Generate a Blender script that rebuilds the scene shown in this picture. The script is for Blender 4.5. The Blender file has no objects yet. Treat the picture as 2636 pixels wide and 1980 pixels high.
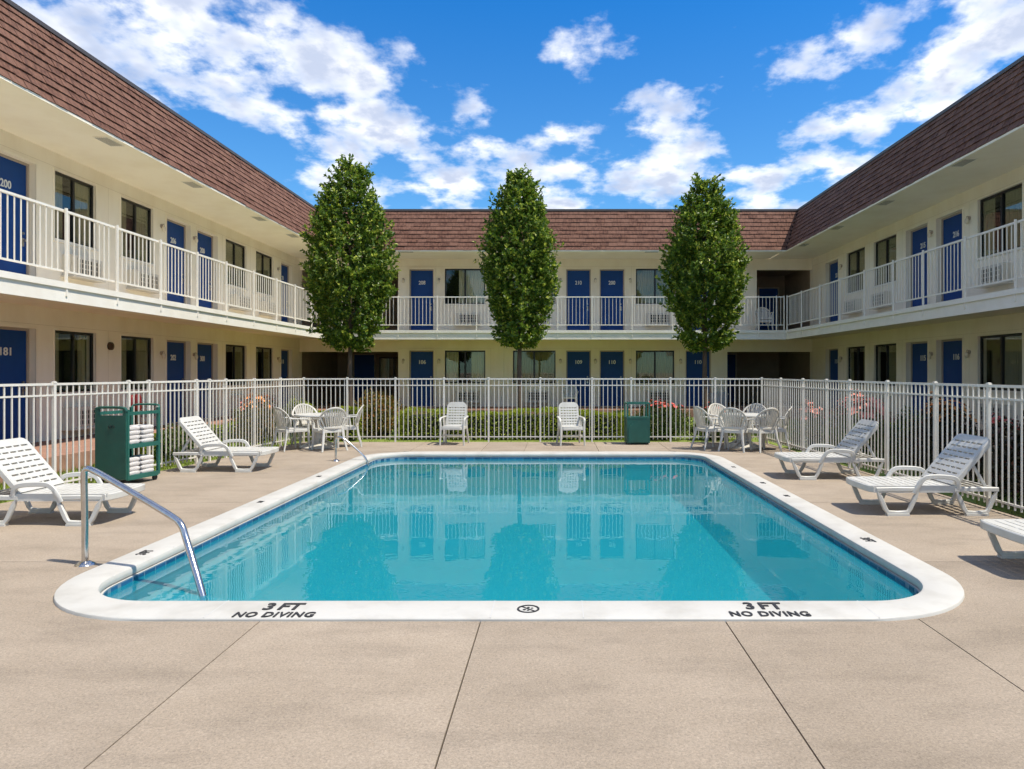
import bpy, math, random
import numpy as np
from mathutils import Vector, Matrix, Quaternion
random.seed(7); rng = np.random.default_rng(11)
R = math.radians; PI = math.pi
sc = bpy.context.scene; C = sc.collection

# ------------------------------------------------------------------ camera
cam = bpy.data.objects.new('camera', bpy.data.cameras.new('camera')); C.objects.link(cam)
cam.location = (0, 0, 1.55); cam.rotation_euler = (R(90), 0, 0)
cam.data.sensor_width = 36; cam.data.lens = 36*1800/2636
cam.data.shift_x = -118/2636; cam.data.shift_y = -33/2636
cam.data.clip_end = 3000
sc.camera = cam

# ------------------------------------------------------------------ sun, sky, exposure
SUN = Vector((0.44, -0.16, 0.88)).normalized()
sun = bpy.data.objects.new('sun', bpy.data.lights.new('sun', 'SUN')); C.objects.link(sun)
sun.data.energy = 2.1; sun.data.angle = R(0.9); sun.data.color = (1, .93, .80)
sun.rotation_euler = SUN.to_track_quat('Z', 'Y').to_euler()
world = bpy.data.worlds.new('World'); sc.world = world; world.use_nodes = True
def build_world():
    nt = world.node_tree; N = nt.nodes; L = nt.links; N.clear()
    out = N.new('ShaderNodeOutputWorld')
    sky = N.new('ShaderNodeTexSky'); sky.sky_type = 'NISHITA'; sky.sun_disc = False
    sky.sun_elevation = math.asin(SUN.z); sky.sun_rotation = math.atan2(SUN.x, SUN.y)
    sky.air_density = 1.0; sky.dust_density = .2; sky.ozone_density = 2.5
    gm = N.new('ShaderNodeMix'); gm.data_type = 'RGBA'; gm.blend_type = 'MULTIPLY'; gm.inputs['Factor'].default_value = 1   # deeper azure
    L.new(sky.outputs[0], gm.inputs['A'])
    b1 = N.new('ShaderNodeBackground'); b1.inputs[1].default_value = .078; L.new(gm.outputs['Result'], b1.inputs[0])
    world.cycles.sampling_method = 'MANUAL'; world.cycles.sample_map_resolution = 512
    tc = N.new('ShaderNodeTexCoord'); sp = N.new('ShaderNodeSeparateXYZ'); L.new(tc.outputs['Generated'], sp.inputs[0])
    def math_(op, a, b=None, c=None):
        n = N.new('ShaderNodeMath'); n.operation = op
        for i, v in enumerate((a, b, c)):
            if v is None: continue
            if isinstance(v, (int, float)): n.inputs[i].default_value = v
            else: L.new(v, n.inputs[i])
        return n.outputs[0]
    tm = N.new('ShaderNodeMapRange'); tm.inputs['From Min'].default_value = .12; tm.inputs['From Max'].default_value = .48; L.new(sp.outputs[2], tm.inputs[0])
    tn = N.new('ShaderNodeMix'); tn.data_type = 'RGBA'; L.new(tm.outputs[0], tn.inputs['Factor'])
    tn.inputs['A'].default_value = (.42, .68, .80, 1); tn.inputs['B'].default_value = (.085, .52, .90, 1); L.new(tn.outputs['Result'], gm.inputs['B'])
    z = math_('ADD', math_('MAXIMUM', sp.outputs[2], 0.0), .22)
    cb = N.new('ShaderNodeCombineXYZ')
    L.new(math_('DIVIDE', sp.outputs[0], z), cb.inputs[0]); L.new(math_('DIVIDE', sp.outputs[1], z), cb.inputs[1])
    p = cb.outputs[0]
    def noise(scale, detail, rough, dist, off):
        m = N.new('ShaderNodeMapping'); m.inputs['Location'].default_value = off; m.inputs['Scale'].default_value = (1, .95, 1)
        L.new(p, m.inputs[0])
        n = N.new('ShaderNodeTexNoise'); n.noise_dimensions = '2D'; n.inputs['Scale'].default_value = scale; n.inputs['Detail'].default_value = detail
        n.inputs['Roughness'].default_value = rough; n.inputs['Distortion'].default_value = dist
        L.new(m.outputs[0], n.inputs[0]); return n.outputs[0]
    base = noise(5.6, 6, .56, 0, (7.3, 4.1, 0))
    # cloud banks and clear gaps: direction of both ends, width and density (the sky the photograph shows)
    def pp(x, y):
        d = Vector(((x-1436)/1800, 1, (957-y)/1800)).normalized(); return Vector((d.x/(d.z+.22), d.y/(d.z+.22)))
    banks = [((20, -60), (1060, 370), .48, .25), ((640, 0), (860, 110), .24, .20), ((1130, 225), (1200, 330), .26, .19),
             ((1080, 420), (1750, 480), .80, .17), ((1430, 80), (1530, 165), .17, .30), ((1640, 300), (1800, 265), .30, .19),
             ((1760, 430), (2080, 462), .60, .19), ((2140, 390), (2720, 0), .30, .22), ((2060, 150), (2200, 95), .20, .19)]
    gaps = [((1190, -60), (1330, 250), .42, -.16), ((1600, 40), (1960, 260), .40, -.14), ((600, 430), (560, 330), .22, -.2)]
    def vm_(op, a, b=None, c=None):
        n = N.new('ShaderNodeVectorMath'); n.operation = op
        for i, v in enumerate((a, b, c)):
            if v is None: continue
            if isinstance(v, tuple): n.inputs[i].default_value = v
            else: L.new(v, n.inputs[i])
        return n.outputs['Value'] if op == 'DOT_PRODUCT' else n.outputs[0]
    frames = {}
    def frame(k):        # p turned by k*22.5 degrees
        if k not in frames:
            m = N.new('ShaderNodeMapping'); m.inputs['Rotation'].default_value = (0, 0, -k*PI/8); L.new(p, m.inputs[0]); frames[k] = m.outputs[0]
        return frames[k]
    tot = None
    for a, b, w, amp in banks+gaps:
        A, B = pp(*a), pp(*b); c = (A+B)/2; d = B-A; k = round(math.atan2(d.y, d.x)/(PI/8)); th = k*PI/8
        cx = c.x*math.cos(th)+c.y*math.sin(th); cy_ = -c.x*math.sin(th)+c.y*math.cos(th)
        w *= .60; sx = 1/(d.length*.5+w); sy = 1/w
        q = vm_('MULTIPLY_ADD', frame(k), (sx, sy, 0), (-cx*sx, -cy_*sy, 0))
        g_ = math_('MULTIPLY_ADD', vm_('DOT_PRODUCT', q, q), -abs(amp)*.62, abs(amp))
        g_ = math_('MAXIMUM', g_, 0.0)
        if tot is None: tot = g_
        elif amp > 0: tot = math_('MAXIMUM', tot, g_)
        else: tot = math_('SUBTRACT', tot, g_)
    py = N.new('ShaderNodeMapRange'); py.inputs['From Min'].default_value = 1.22; py.inputs['From Max'].default_value = .85; py.inputs['To Min'].default_value = 0; py.inputs['To Max'].default_value = .13  # cloud cover continued overhead out of view, raised to whiten the fill light
    L.new(math_('DIVIDE', sp.outputs[1], z), py.inputs[0]); tot = math_('ADD', tot, py.outputs[0])
    dens = math_('ADD', base, tot)
    mask = N.new('ShaderNodeMapRange'); mask.interpolation_type = 'SMOOTHSTEP'
    mask.inputs['From Min'].default_value = .545; mask.inputs['From Max'].default_value = .83; L.new(dens, mask.inputs[0])
    thick = N.new('ShaderNodeMapRange'); thick.interpolation_type = 'SMOOTHSTEP'
    thick.inputs['From Min'].default_value = .62; thick.inputs['From Max'].default_value = .90
    fine = noise(7.5, 3, .5, 0, (0.4, 5.2, 0))
    L.new(math_('ADD', dens, math_('MULTIPLY', math_('SUBTRACT', fine, .5), .5)), thick.inputs[0])
    mx = N.new('ShaderNodeMix'); mx.data_type = 'RGBA'; L.new(thick.outputs[0], mx.inputs['Factor'])
    mx.inputs['A'].default_value = (1, .985, .96, 1); mx.inputs['B'].default_value = (.44, .50, .64, 1)
    b2 = N.new('ShaderNodeBackground'); b2.inputs[1].default_value = .50; L.new(mx.outputs['Result'], b2.inputs[0])
    fd = N.new('ShaderNodeMapRange'); fd.inputs['From Min'].default_value = .05; fd.inputs['From Max'].default_value = .14; L.new(sp.outputs[2], fd.inputs[0])
    ms = N.new('ShaderNodeMixShader'); L.new(math_('MULTIPLY', mask.outputs[0], fd.outputs[0]), ms.inputs[0]); L.new(b1.outputs[0], ms.inputs[1]); L.new(b2.outputs[0], ms.inputs[2])
    L.new(ms.outputs[0], out.inputs[0])
build_world()
vs = sc.view_settings; vs.view_transform = 'Standard'; vs.look = 'None'; vs.exposure = 1.5; vs.gamma = 1; vs.use_curve_mapping = False
sc.render.engine = 'CYCLES'
cy = sc.cycles; cy.use_denoising = True; cy.adaptive_threshold = .02; cy.max_bounces = 8; cy.diffuse_bounces = 5; cy.glossy_bounces = 4
cy.transparent_max_bounces = 24; cy.sample_clamp_indirect = 6; cy.caustics_reflective = False; cy.caustics_refractive = False

# ------------------------------------------------------------------ mesh helpers
class MB:
    def __init__(s): s.v = []; s.f = []
    def add(s, vs, fs):
        o = len(s.v); s.v += [tuple(v) for v in vs]; s.f += [tuple(i+o for i in f) for f in fs]; return s
    def box(s, x0, x1, y0, y1, z0, z1, fn=None):
        vs = [(x, y, z) for z in (z0, z1) for y in (y0, y1) for x in (x0, x1)]
        if fn: vs = [fn(*v) for v in vs]
        return s.add(vs, [(0, 2, 3, 1), (4, 5, 7, 6), (0, 1, 5, 4), (2, 6, 7, 3), (0, 4, 6, 2), (1, 3, 7, 5)])
    def prism(s, poly, z0, z1, fn=None):
        n = len(poly); vs = [(x, y, z0) for x, y in poly] + [(x, y, z1) for x, y in poly]
        if fn: vs = [fn(*v) for v in vs]
        return s.add(vs, [tuple(range(n-1, -1, -1)), tuple(range(n, 2*n))] + [(i, (i+1) % n, n+(i+1) % n, n+i) for i in range(n)])
    def sweep(s, pts, prof, closed=False, side=None, scale=None):
        P = [Vector(p) for p in pts]; n = len(P); m = len(prof); vs = []; up = None
        for i in range(n):
            a = P[i-1] if (i or closed) else P[i]; b = P[(i+1) % n] if (i < n-1 or closed) else P[i]
            t = (b-a).normalized()
            if side is not None: u = Vector(side)
            else:
                if up is None: up = Vector((0, 0, 1)) if abs(t.z) < .9 else Vector((1, 0, 0))
                u = up
            u = (u - t*u.dot(t)).normalized(); up = u; w = t.cross(u)
            k = scale[i] if scale else 1
            vs += [P[i] + u*(a_*k) + w*(b_*k) for a_, b_ in prof]
        fs = []
        for i in range(n if closed else n-1):
            j = (i+1) % n
            fs += [(i*m+k, i*m+(k+1) % m, j*m+(k+1) % m, j*m+k) for k in range(m)]
        if not closed: fs += [tuple(range(m-1, -1, -1)), tuple(range((n-1)*m, n*m))]
        return s.add(vs, fs)
    def tube(s, pts, r, n=8, closed=False, scale=None):
        return s.sweep(pts, [(r*math.cos(2*PI*k/n), r*math.sin(2*PI*k/n)) for k in range(n)], closed, None, scale)
    def bar(s, pts, a, b, side, closed=False, scale=None, c=.25):
        a /= 2; b /= 2; q = min(a, b)*c*2
        prof = [(a-q, b), (-a+q, b), (-a, b-q), (-a, -b+q), (-a+q, -b), (a-q, -b), (a, -b+q), (a, b-q)]
        return s.sweep(pts, prof, closed, side, scale)
    def lathe(s, prof, n=24, c=(0, 0, 0)):
        m = len(prof); vs = []
        for i in range(n):
            a = 2*PI*i/n; vs += [(c[0]+r*math.cos(a), c[1]+r*math.sin(a), c[2]+z) for r, z in prof]
        fs = [(i*m+k, ((i+1) % n)*m+k, ((i+1) % n)*m+k+1, i*m+k+1) for i in range(n) for k in range(m-1)]
        return s.add(vs, fs)
    def ball(s, c, r, n=12, m=7, sq=(1, 1, 1)):
        prof = [(max(1e-4, r*math.sin(PI*k/m)), -r*math.cos(PI*k/m)) for k in range(m+1)]
        o = len(s.v); s.lathe(prof, n)
        for i in range(o, len(s.v)):
            x, y, z = s.v[i]; s.v[i] = (c[0]+x*sq[0], c[1]+y*sq[1], c[2]+z*sq[2])
        return s
    def mesh(s, name, mat=None, smooth=0):
        me = bpy.data.meshes.new(name); me.from_pydata(s.v, [], s.f); me.update()
        if smooth:
            me.polygons.foreach_set('use_smooth', [True]*len(me.polygons)); me.set_sharp_from_angle(angle=R(smooth))
        if mat: me.materials.append(mat)
        return me
def obj(name, me, parent=None, loc=(0, 0, 0), rot=(0, 0, 0)):
    o = bpy.data.objects.new(name, me); C.objects.link(o); o.location = loc; o.rotation_euler = rot
    if parent: o.parent = parent
    return o
def tag(o, label=None, cat=None, group=None, kind=None):
    for k, v in (('label', label), ('category', cat), ('group', group), ('kind', kind)):
        if v: o[k] = v
    return o
def thing(name, label, cat, loc=(0, 0, 0), rz=0, group=None):
    return tag(obj(name, None, None, loc, (0, 0, rz)), label, cat, group)
def copy_tree(o, parent=None):
    c = o.copy(); C.objects.link(c); c.parent = parent
    for ch in list(o.children): copy_tree(ch, c)
    return c
def arc(cx, cy, r, a0, a1, n):
    return [(cx+r*math.cos(R(a0+(a1-a0)*i/n)), cy+r*math.sin(R(a0+(a1-a0)*i/n))) for i in range(n+1)]
def rrect(x0, x1, y0, y1, r, n=8):
    return arc(x1-r, y0+r, r, -90, 0, n)+arc(x1-r, y1-r, r, 0, 90, n)+arc(x0+r, y1-r, r, 90, 180, n)+arc(x0+r, y0+r, r, 180, 270, n)
def smooth_path(pts, it=2):
    P = [Vector(p) for p in pts]
    for _ in range(it):
        Q = [P[0]]
        for a, b in zip(P, P[1:]): Q += [a*.75+b*.25, a*.25+b*.75]
        P = Q+[P[-1]]
    return P

# ------------------------------------------------------------------ materials
def mat(name, col, rough=.5, col2=None, vscale=3.0, vdet=6, bump=0, bscale=60, metal=0, spec=.5, lo=.35, hi=.65, rnd=None, streak=None, pos=False):
    m = bpy.data.materials.new(name); m.use_nodes = True; nt = m.node_tree; N = nt.nodes; L = nt.links
    b = N['Principled BSDF']; b.inputs['Roughness'].default_value = rough; b.inputs['Metallic'].default_value = metal
    b.inputs['Specular IOR Level'].default_value = spec; b.inputs['Base Color'].default_value = (*col, 1)
    tc = N.new('ShaderNodeTexCoord'); cur = None; src = N.new('ShaderNodeNewGeometry').outputs['Position'] if pos else tc.outputs['Object']
    if col2:
        mp = N.new('ShaderNodeMapping'); L.new(src, mp.inputs[0])
        if streak: mp.inputs['Scale'].default_value = streak
        n = N.new('ShaderNodeTexNoise'); n.inputs['Scale'].default_value = vscale; n.inputs['Detail'].default_value = vdet
        n.inputs['Roughness'].default_value = .6; L.new(mp.outputs[0], n.inputs[0])
        mr = N.new('ShaderNodeMapRange'); mr.inputs['From Min'].default_value = lo; mr.inputs['From Max'].default_value = hi; L.new(n.outputs[0], mr.inputs[0])
        mx = N.new('ShaderNodeMix'); mx.data_type = 'RGBA'; L.new(mr.outputs[0], mx.inputs['Factor'])
        mx.inputs['A'].default_value = (*col, 1); mx.inputs['B'].default_value = (*col2, 1); cur = mx.outputs['Result']
    if rnd:   # (kind, colour, amount): 'obj' or 'isl' random
        if rnd[0] == 'obj': g = N.new('ShaderNodeObjectInfo').outputs['Random']
        else: g = N.new('ShaderNodeNewGeometry').outputs['Random Per Island']
        mx = N.new('ShaderNodeMix'); mx.data_type = 'RGBA'
        mu = N.new('ShaderNodeMath'); mu.operation = 'MULTIPLY'; L.new(g, mu.inputs[0]); mu.inputs[1].default_value = rnd[2]
        L.new(mu.outputs[0], mx.inputs['Factor'])
        if cur: L.new(cur, mx.inputs['A'])
        else: mx.inputs['A'].default_value = (*col, 1)
        mx.inputs['B'].default_value = (*rnd[1], 1); cur = mx.outputs['Result']
    if cur: L.new(cur, b.inputs['Base Color'])
    if bump:
        n = N.new('ShaderNodeTexNoise'); n.inputs['Scale'].default_value = bscale; n.inputs['Detail'].default_value = 4; L.new(tc.outputs['Object'], n.inputs[0])
        bp = N.new('ShaderNodeBump'); bp.inputs['Strength'].default_value = bump; bp.inputs['Distance'].default_value = .01
        L.new(n.outputs[0], bp.inputs['Height']); L.new(bp.outputs[0], b.inputs['Normal'])
    return m
def leafmat(name, c1, c2, c3=None, trans=.3):
    m = bpy.data.materials.new(name); m.use_nodes = True; nt = m.node_tree; N = nt.nodes; L = nt.links
    b = N['Principled BSDF']; b.inputs['Roughness'].default_value = .42; b.inputs['Specular IOR Level'].default_value = .45
    g = N.new('ShaderNodeNewGeometry'); r = N.new('ShaderNodeValToRGB'); e = r.color_ramp.elements
    e[0].color = (*c1, 1); e[1].color = (*c2, 1); e[1].position = .78
    if c3: x = e.new(1.0); x.color = (*c3, 1)
    L.new(g.outputs['Random Per Island'], r.inputs[0]); L.new(r.outputs[0], b.inputs['Base Color'])
    t = N.new('ShaderNodeBsdfTranslucent'); L.new(r.outputs[0], t.inputs[0])
    ms = N.new('ShaderNodeMixShader'); ms.inputs[0].default_value = trans; L.new(b.outputs[0], ms.inputs[1]); L.new(t.outputs[0], ms.inputs[2])
    L.new(ms.outputs[0], N['Material Output'].inputs[0]); return m
def glassmat(name, tint, ior, rough=0.0, bump=None, milky=None):
    m = bpy.data.materials.new(name); m.use_nodes = True; nt = m.node_tree; N = nt.nodes; L = nt.links
    N.remove(N['Principled BSDF'])
    t = N.new('ShaderNodeBsdfTransparent'); t.inputs[0].default_value = (*tint, 1)
    g = N.new('ShaderNodeBsdfGlossy'); g.inputs['Roughness'].default_value = rough; g.inputs[0].default_value = (1, 1, 1, 1)
    f = N.new('ShaderNodeFresnel'); gb = N.new('ShaderNodeNewGeometry'); mi = N.new('ShaderNodeMix')   # same reflectance on both faces of the sheet
    mi.inputs['A'].default_value = ior; mi.inputs['B'].default_value = 1/ior; L.new(gb.outputs['Backfacing'], mi.inputs['Factor']); L.new(mi.outputs['Result'], f.inputs[0])
    body = t.outputs[0]
    if milky:
        d = N.new('ShaderNodeBsdfDiffuse'); d.inputs[0].default_value = (*milky[0], 1); m2 = N.new('ShaderNodeMixShader'); m2.inputs[0].default_value = milky[1]
        L.new(t.outputs[0], m2.inputs[1]); L.new(d.outputs[0], m2.inputs[2]); body = m2.outputs[0]
    ms = N.new('ShaderNodeMixShader'); L.new(f.outputs[0], ms.inputs[0]); L.new(body, ms.inputs[1]); L.new(g.outputs[0], ms.inputs[2])
    L.new(ms.outputs[0], N['Material Output'].inputs[0])
    if bump:
        tc = N.new('ShaderNodeTexCoord'); n = N.new('ShaderNodeTexNoise'); n.inputs['Scale'].default_value = bump[0]; n.inputs['Detail'].default_value = 3
        L.new(tc.outputs['Object'], n.inputs[0]); bp = N.new('ShaderNodeBump'); bp.inputs['Strength'].default_value = bump[1]; bp.inputs['Distance'].default_value = bump[2]
        L.new(n.outputs[0], bp.inputs['Height']); L.new(bp.outputs[0], g.inputs['Normal']); L.new(bp.outputs[0], f.inputs['Normal'])
    return m
m_wall = mat('wall paint', (.89, .82, .69), .8, (.79, .70, .56), 1.6, lo=.40, hi=.85, streak=(1, 1, .35), bump=.15, bscale=90, spec=.2)
m_soff = mat('soffit paint', (.90, .83, .695), .8, (.81, .72, .57), 1.3, lo=.42, hi=.9, bump=.1, bscale=60, spec=.2)
m_trim = mat('trim paint', (.84, .80, .72), .6, (.78, .73, .64), 2.5)
m_white = mat('white rail paint', (.82, .78, .70), .4, (.76, .71, .62), 6)
m_fence = mat('white fence enamel', (.70, .68, .62), .35, (.64, .61, .55), 9)
m_plast = mat('white resin', (.56, .55, .515), .38, (.48, .465, .425), 4, lo=.4, hi=.75)
m_plastw = mat('worn resin', (.58, .555, .50), .45, (.51, .48, .42), 6)
m_door = mat('blue door paint', (.005, .047, .205), .5, (.006, .056, .24), 1.5, spec=.25)
m_jamb = mat('door jamb', (.42, .35, .29), .6)
m_black = mat('dark window frame', (.012, .011, .011), .4)
m_num = mat('white numerals', (.75, .75, .73), .5)
m_steel = mat('stainless steel', (.62, .61, .60), .16, (.50, .48, .46), 12, metal=1)
m_dull = mat('dull steel', (.45, .43, .40), .35, metal=1)
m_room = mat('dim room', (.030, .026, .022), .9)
m_curt = mat('olive curtain', (.36, .32, .21), .9, (.26, .23, .145), 9, streak=(3, 3, .2))
m_curtl = mat('pale curtain', (.68, .64, .56), .9, (.55, .51, .43), 9, streak=(3, 3, .2))
m_sh_o = mat('shingle', (.070, .030, .021), .85, (.185, .088, .058), 15, 2, bump=.5, bscale=160, rnd=('obj', (.225, .118, .082), .58), spec=.25, pos=True, streak=(1, 1, .35))
m_sh_i = mat('shingle field', (.070, .030, .021), .85, (.185, .088, .058), 15, 2, bump=.5, bscale=160, rnd=('isl', (.225, .118, .082), .58), spec=.25, pos=True, streak=(1, 1, .35))
m_roofb = mat('roof felt', (.035, .02, .017), .9)
m_cap = mat('roof edge metal', (.075, .06, .055), .5)
m_brick = mat('terracotta paving', (.36, .20, .14), .8, (.28, .15, .105), 5, bump=.3, bscale=30)
m_deckb = mat('joint bed', (.055, .042, .032), .95)
m_cope = mat('coping paint', (.50, .485, .45), .6, (.39, .37, .33), 3.2, lo=.45, hi=.80, bump=.08, bscale=120)
m_mark = mat('black marking paint', (.018, .017, .018), .6, (.06, .06, .06), 30, lo=.5, hi=.8)
m_shell = mat('pool plaster', (.085, .47, .50), .6, (.075, .44, .47), 2.5)
m_step = mat('pool step plaster', (.20, .56, .58), .6, (.17, .52, .55), 4)
m_tile = mat('pool tile', (.010, .045, .13), .12, rnd=('obj', (.03, .13, .28), .8))
m_grout = mat('tile grout', (.14, .22, .30), .7)
m_water = glassmat('pool water', (.44, .80, .865), 1.40, 0.0, (3.0, .12, .01), ((.012, .31, .40), .42))
m_glass = glassmat('window glass', (.90, .92, .88), 1.48, 0.0, (.9, .05, .01))
m_green = mat('green cart plastic', (.007, .066, .050), .42, (.010, .085, .065), 4, bump=.06, bscale=40)
m_greend = mat('green steel', (.012, .095, .074), .45, (.018, .12, .095), 5)
m_towel = mat('white towel', (.68, .66, .64), .95, (.60, .57, .55), 14, bump=.9, bscale=160, spec=.1)
m_brown = mat('brown shadow filler', (.13, .05, .04), .95, bump=.6, bscale=150)
m_rubber = mat('black rubber', (.015, .015, .015), .6)
m_red = mat('dark red enamel', (.22, .016, .014), .45, (.14, .012, .012), 8)
m_soil = mat('mulch soil', (.028, .018, .012), .95, (.05, .032, .02), 9, bump=.8, bscale=30)
m_lawn = mat('lawn turf', (.14, .20, .025), .95, (.20, .25, .04), 6, bump=.9, bscale=55)
m_bark = mat('bark', (.13, .095, .065), .9, (.08, .055, .038), 9, bump=.9, bscale=40, streak=(1, 1, .25))
m_grey = mat('pale grey plastic', (.52, .52, .51), .5, (.46, .46, .45), 4)
m_ac = mat('air conditioner casing', (.68, .63, .54), .55, (.60, .55, .46), 3)
m_asph = mat('pale paving', (.42, .35, .27), .9, (.36, .30, .23), 2)
m_recess = mat('taupe breezeway paint', (.30, .225, .16), .8, (.25, .185, .13), 2)  # mottled taupe, darker than the wing walls
m_acg = mat('air conditioner grille', (.30, .28, .25), .6)
m_lamp = mat('lamp glass', (.74, .66, .54), .25)
m_bronze = mat('bronze', (.09, .055, .035), .4, metal=.6)
m_leaf = leafmat('tree leaf', (.042, .100, .012), (.17, .265, .024), (.58, .62, .09), .42)
m_hedge = leafmat('hedge leaf', (.15, .21, .016), (.36, .42, .032), (.52, .54, .07), .40)
m_shrub = leafmat('shrub leaf', (.035, .075, .014), (.09, .14, .02), (.18, .15, .03), .3)
m_orange = leafmat('autumn leaf', (.09, .10, .012), (.20, .15, .02), (.40, .13, .03), .25)
m_maroon = leafmat('maroon leaf', (.016, .020, .008), (.030, .028, .011), (.09, .018, .014), .12)
m_grass = leafmat('grass blade', (.10, .15, .015), (.22, .27, .03), (.32, .33, .05), .35)
m_core = mat('twig core', (.016, .022, .008), .95)
m_pink = mat('salmon petals', (.62, .17, .12), .6, rnd=('isl', (.75, .30, .22), .9))
m_redf = mat('red petals', (.50, .035, .028), .6, rnd=('isl', (.62, .12, .08), .8))
m_orf = mat('orange petals', (.62, .17, .03), .6, rnd=('isl', (.60, .32, .08), .8))
def deckmat():
    m = mat('deck concrete', (.350, .287, .222), .85, (.290, .235, .178), 1.1, 8, lo=.38, hi=.72, spec=.25)
    nt = m.node_tree; N = nt.nodes; L = nt.links; b = N['Principled BSDF']
    old = b.inputs['Base Color'].links[0].from_socket
    geo = N.new('ShaderNodeNewGeometry')
    n = N.new('ShaderNodeTexNoise'); n.inputs['Scale'].default_value = 85; n.inputs['Detail'].default_value = 5; n.inputs['Roughness'].default_value = .7; n.inputs['Distortion'].default_value = .9
    L.new(geo.outputs['Position'], n.inputs[0])
    mr = N.new('ShaderNodeMapRange'); mr.inputs['From Min'].default_value = .30; mr.inputs['From Max'].default_value = .70; mr.inputs['To Min'].default_value = .66; mr.inputs['To Max'].default_value = 1.28
    L.new(n.outputs[0], mr.inputs[0])
    n2 = N.new('ShaderNodeTexNoise'); n2.inputs['Scale'].default_value = 2.1; n2.inputs['Detail'].default_value = 7; n2.inputs['Roughness'].default_value = .65
    mp = N.new('ShaderNodeMapping'); mp.inputs['Scale'].default_value = (.6, 1.5, 1); L.new(geo.outputs['Position'], mp.inputs[0]); L.new(mp.outputs[0], n2.inputs[0])
    mr2 = N.new('ShaderNodeMapRange'); mr2.inputs['From Min'].default_value = .48; mr2.inputs['From Max'].default_value = .80; mr2.inputs['To Min'].default_value = 1; mr2.inputs['To Max'].default_value = .72
    L.new(n2.outputs[0], mr2.inputs[0])
    mu = N.new('ShaderNodeMath'); mu.operation = 'MULTIPLY'; L.new(mr.outputs[0], mu.inputs[0]); L.new(mr2.outputs[0], mu.inputs[1])
    oi = N.new('ShaderNodeObjectInfo'); mr3 = N.new('ShaderNodeMapRange'); mr3.inputs['To Min'].default_value = .90; mr3.inputs['To Max'].default_value = 1.06; L.new(oi.outputs['Random'], mr3.inputs[0])
    mu2 = N.new('ShaderNodeMath'); mu2.operation = 'MULTIPLY'; L.new(mu.outputs[0], mu2.inputs[0]); L.new(mr3.outputs[0], mu2.inputs[1])
    vm = N.new('ShaderNodeVectorMath'); vm.operation = 'SCALE'; L.new(old, vm.inputs[0]); L.new(mu2.outputs[0], vm.inputs['Scale'])
    L.new(vm.outputs[0], b.inputs['Base Color'])
    bp = N.new('ShaderNodeBump'); bp.inputs['Strength'].default_value = .45; bp.inputs['Distance'].default_value = .006
    L.new(n.outputs[0], bp.inputs['Height']); L.new(bp.outputs[0], b.inputs['Normal'])
    return m
m_deck = deckmat()

# ------------------------------------------------------------------ lettering (flat meshes from font curves)
_txt = {}
def make_texts(specs):
    tmp = []
    for key, s in specs.items():
        cu = bpy.data.curves.new('t', 'FONT'); cu.body = s; cu.size = 1; cu.align_x = 'CENTER'; cu.align_y = 'CENTER'
        cu.offset = .020 if key in ('3ft', 'nodive', '3') else .018; cu.extrude = .004; cu.resolution_u = 4; cu.space_character = 1.12 if key == 'nodive' else 1
        o = bpy.data.objects.new('t', cu); C.objects.link(o); tmp.append((key, o))
    bpy.context.view_layer.update(); dg = bpy.context.evaluated_depsgraph_get()
    for key, o in tmp:
        me = bpy.data.meshes.new_from_object(o.evaluated_get(dg)); _txt[key] = me
    for key, o in tmp:
        cu = o.data; bpy.data.objects.remove(o); bpy.data.curves.remove(cu)
def text(key, m, name, parent, loc, rot, sx, sy=None):
    me = _txt[key]
    if not me.materials: me.materials.append(m)
    xs = [v.co.x for v in me.vertices]; ys = [v.co.y for v in me.vertices]
    w = max(xs)-min(xs); h = max(ys)-min(ys)
    o = obj(name, me, parent, loc, rot); o.scale = (sx/w, (sy or sx*h/w)/h, 1); return o
nums = ['200', '206', '20', '181', '202', '300', '11', '208', '210', '106', '109', '110', '23', '215', '216', '111', '115', '116']
make_texts({**{n: n for n in nums}, '3ft': '3\u2009FT', 'nodive': 'NO DIVING', '3': '3'})

# ================================================================== SETTING
PX0, PX1, PY0, PY1 = -3.62, 2.95, 4.34, 13.41      # outer edge of the coping
CW = .355                                          # coping width
IX0, IX1, IY0, IY1 = PX0+.295, PX1-.295, PY0+CW, PY1-CW+.03
FL = lambda y: -5.6-.13*(15.41-y)                  # left fence line
FR = lambda y: 4.5+.05*(15.41-y)                   # right fence line
FB = 15.41
# ground sheet to the horizon with a hole for the pool
g = MB(); B = 900; hx0, hx1, hy0, hy1 = PX0+.1, PX1-.1, PY0+.1, PY1-.1
g.add([(-B, -B, 0), (B, -B, 0), (B, B, 0), (-B, B, 0), (hx0, hy0, 0), (hx1, hy0, 0), (hx1, hy1, 0), (hx0, hy1, 0)],
      [(0, 1, 5, 4), (1, 2, 6, 5), (2, 3, 7, 6), (3, 0, 4, 7)])
tag(obj('ground', g.mesh('ground', m_asph), None, (0, 0, -.16)), kind='structure')
bd_ = MB().add([(-7.98, 3, 0), (7.98, 3, 0), (7.98, 24.98, 0), (-7.98, 24.98, 0), (hx0, hy0, 0), (hx1, hy0, 0), (hx1, hy1, 0), (hx0, hy1, 0)], [(0, 1, 5, 4), (1, 2, 6, 5), (2, 3, 7, 6), (3, 0, 4, 7)])
tag(obj('planting_bed', bd_.mesh('planting_bed', m_soil), None, (0, 0, -.12)), kind='structure')
lw = MB()
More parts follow.
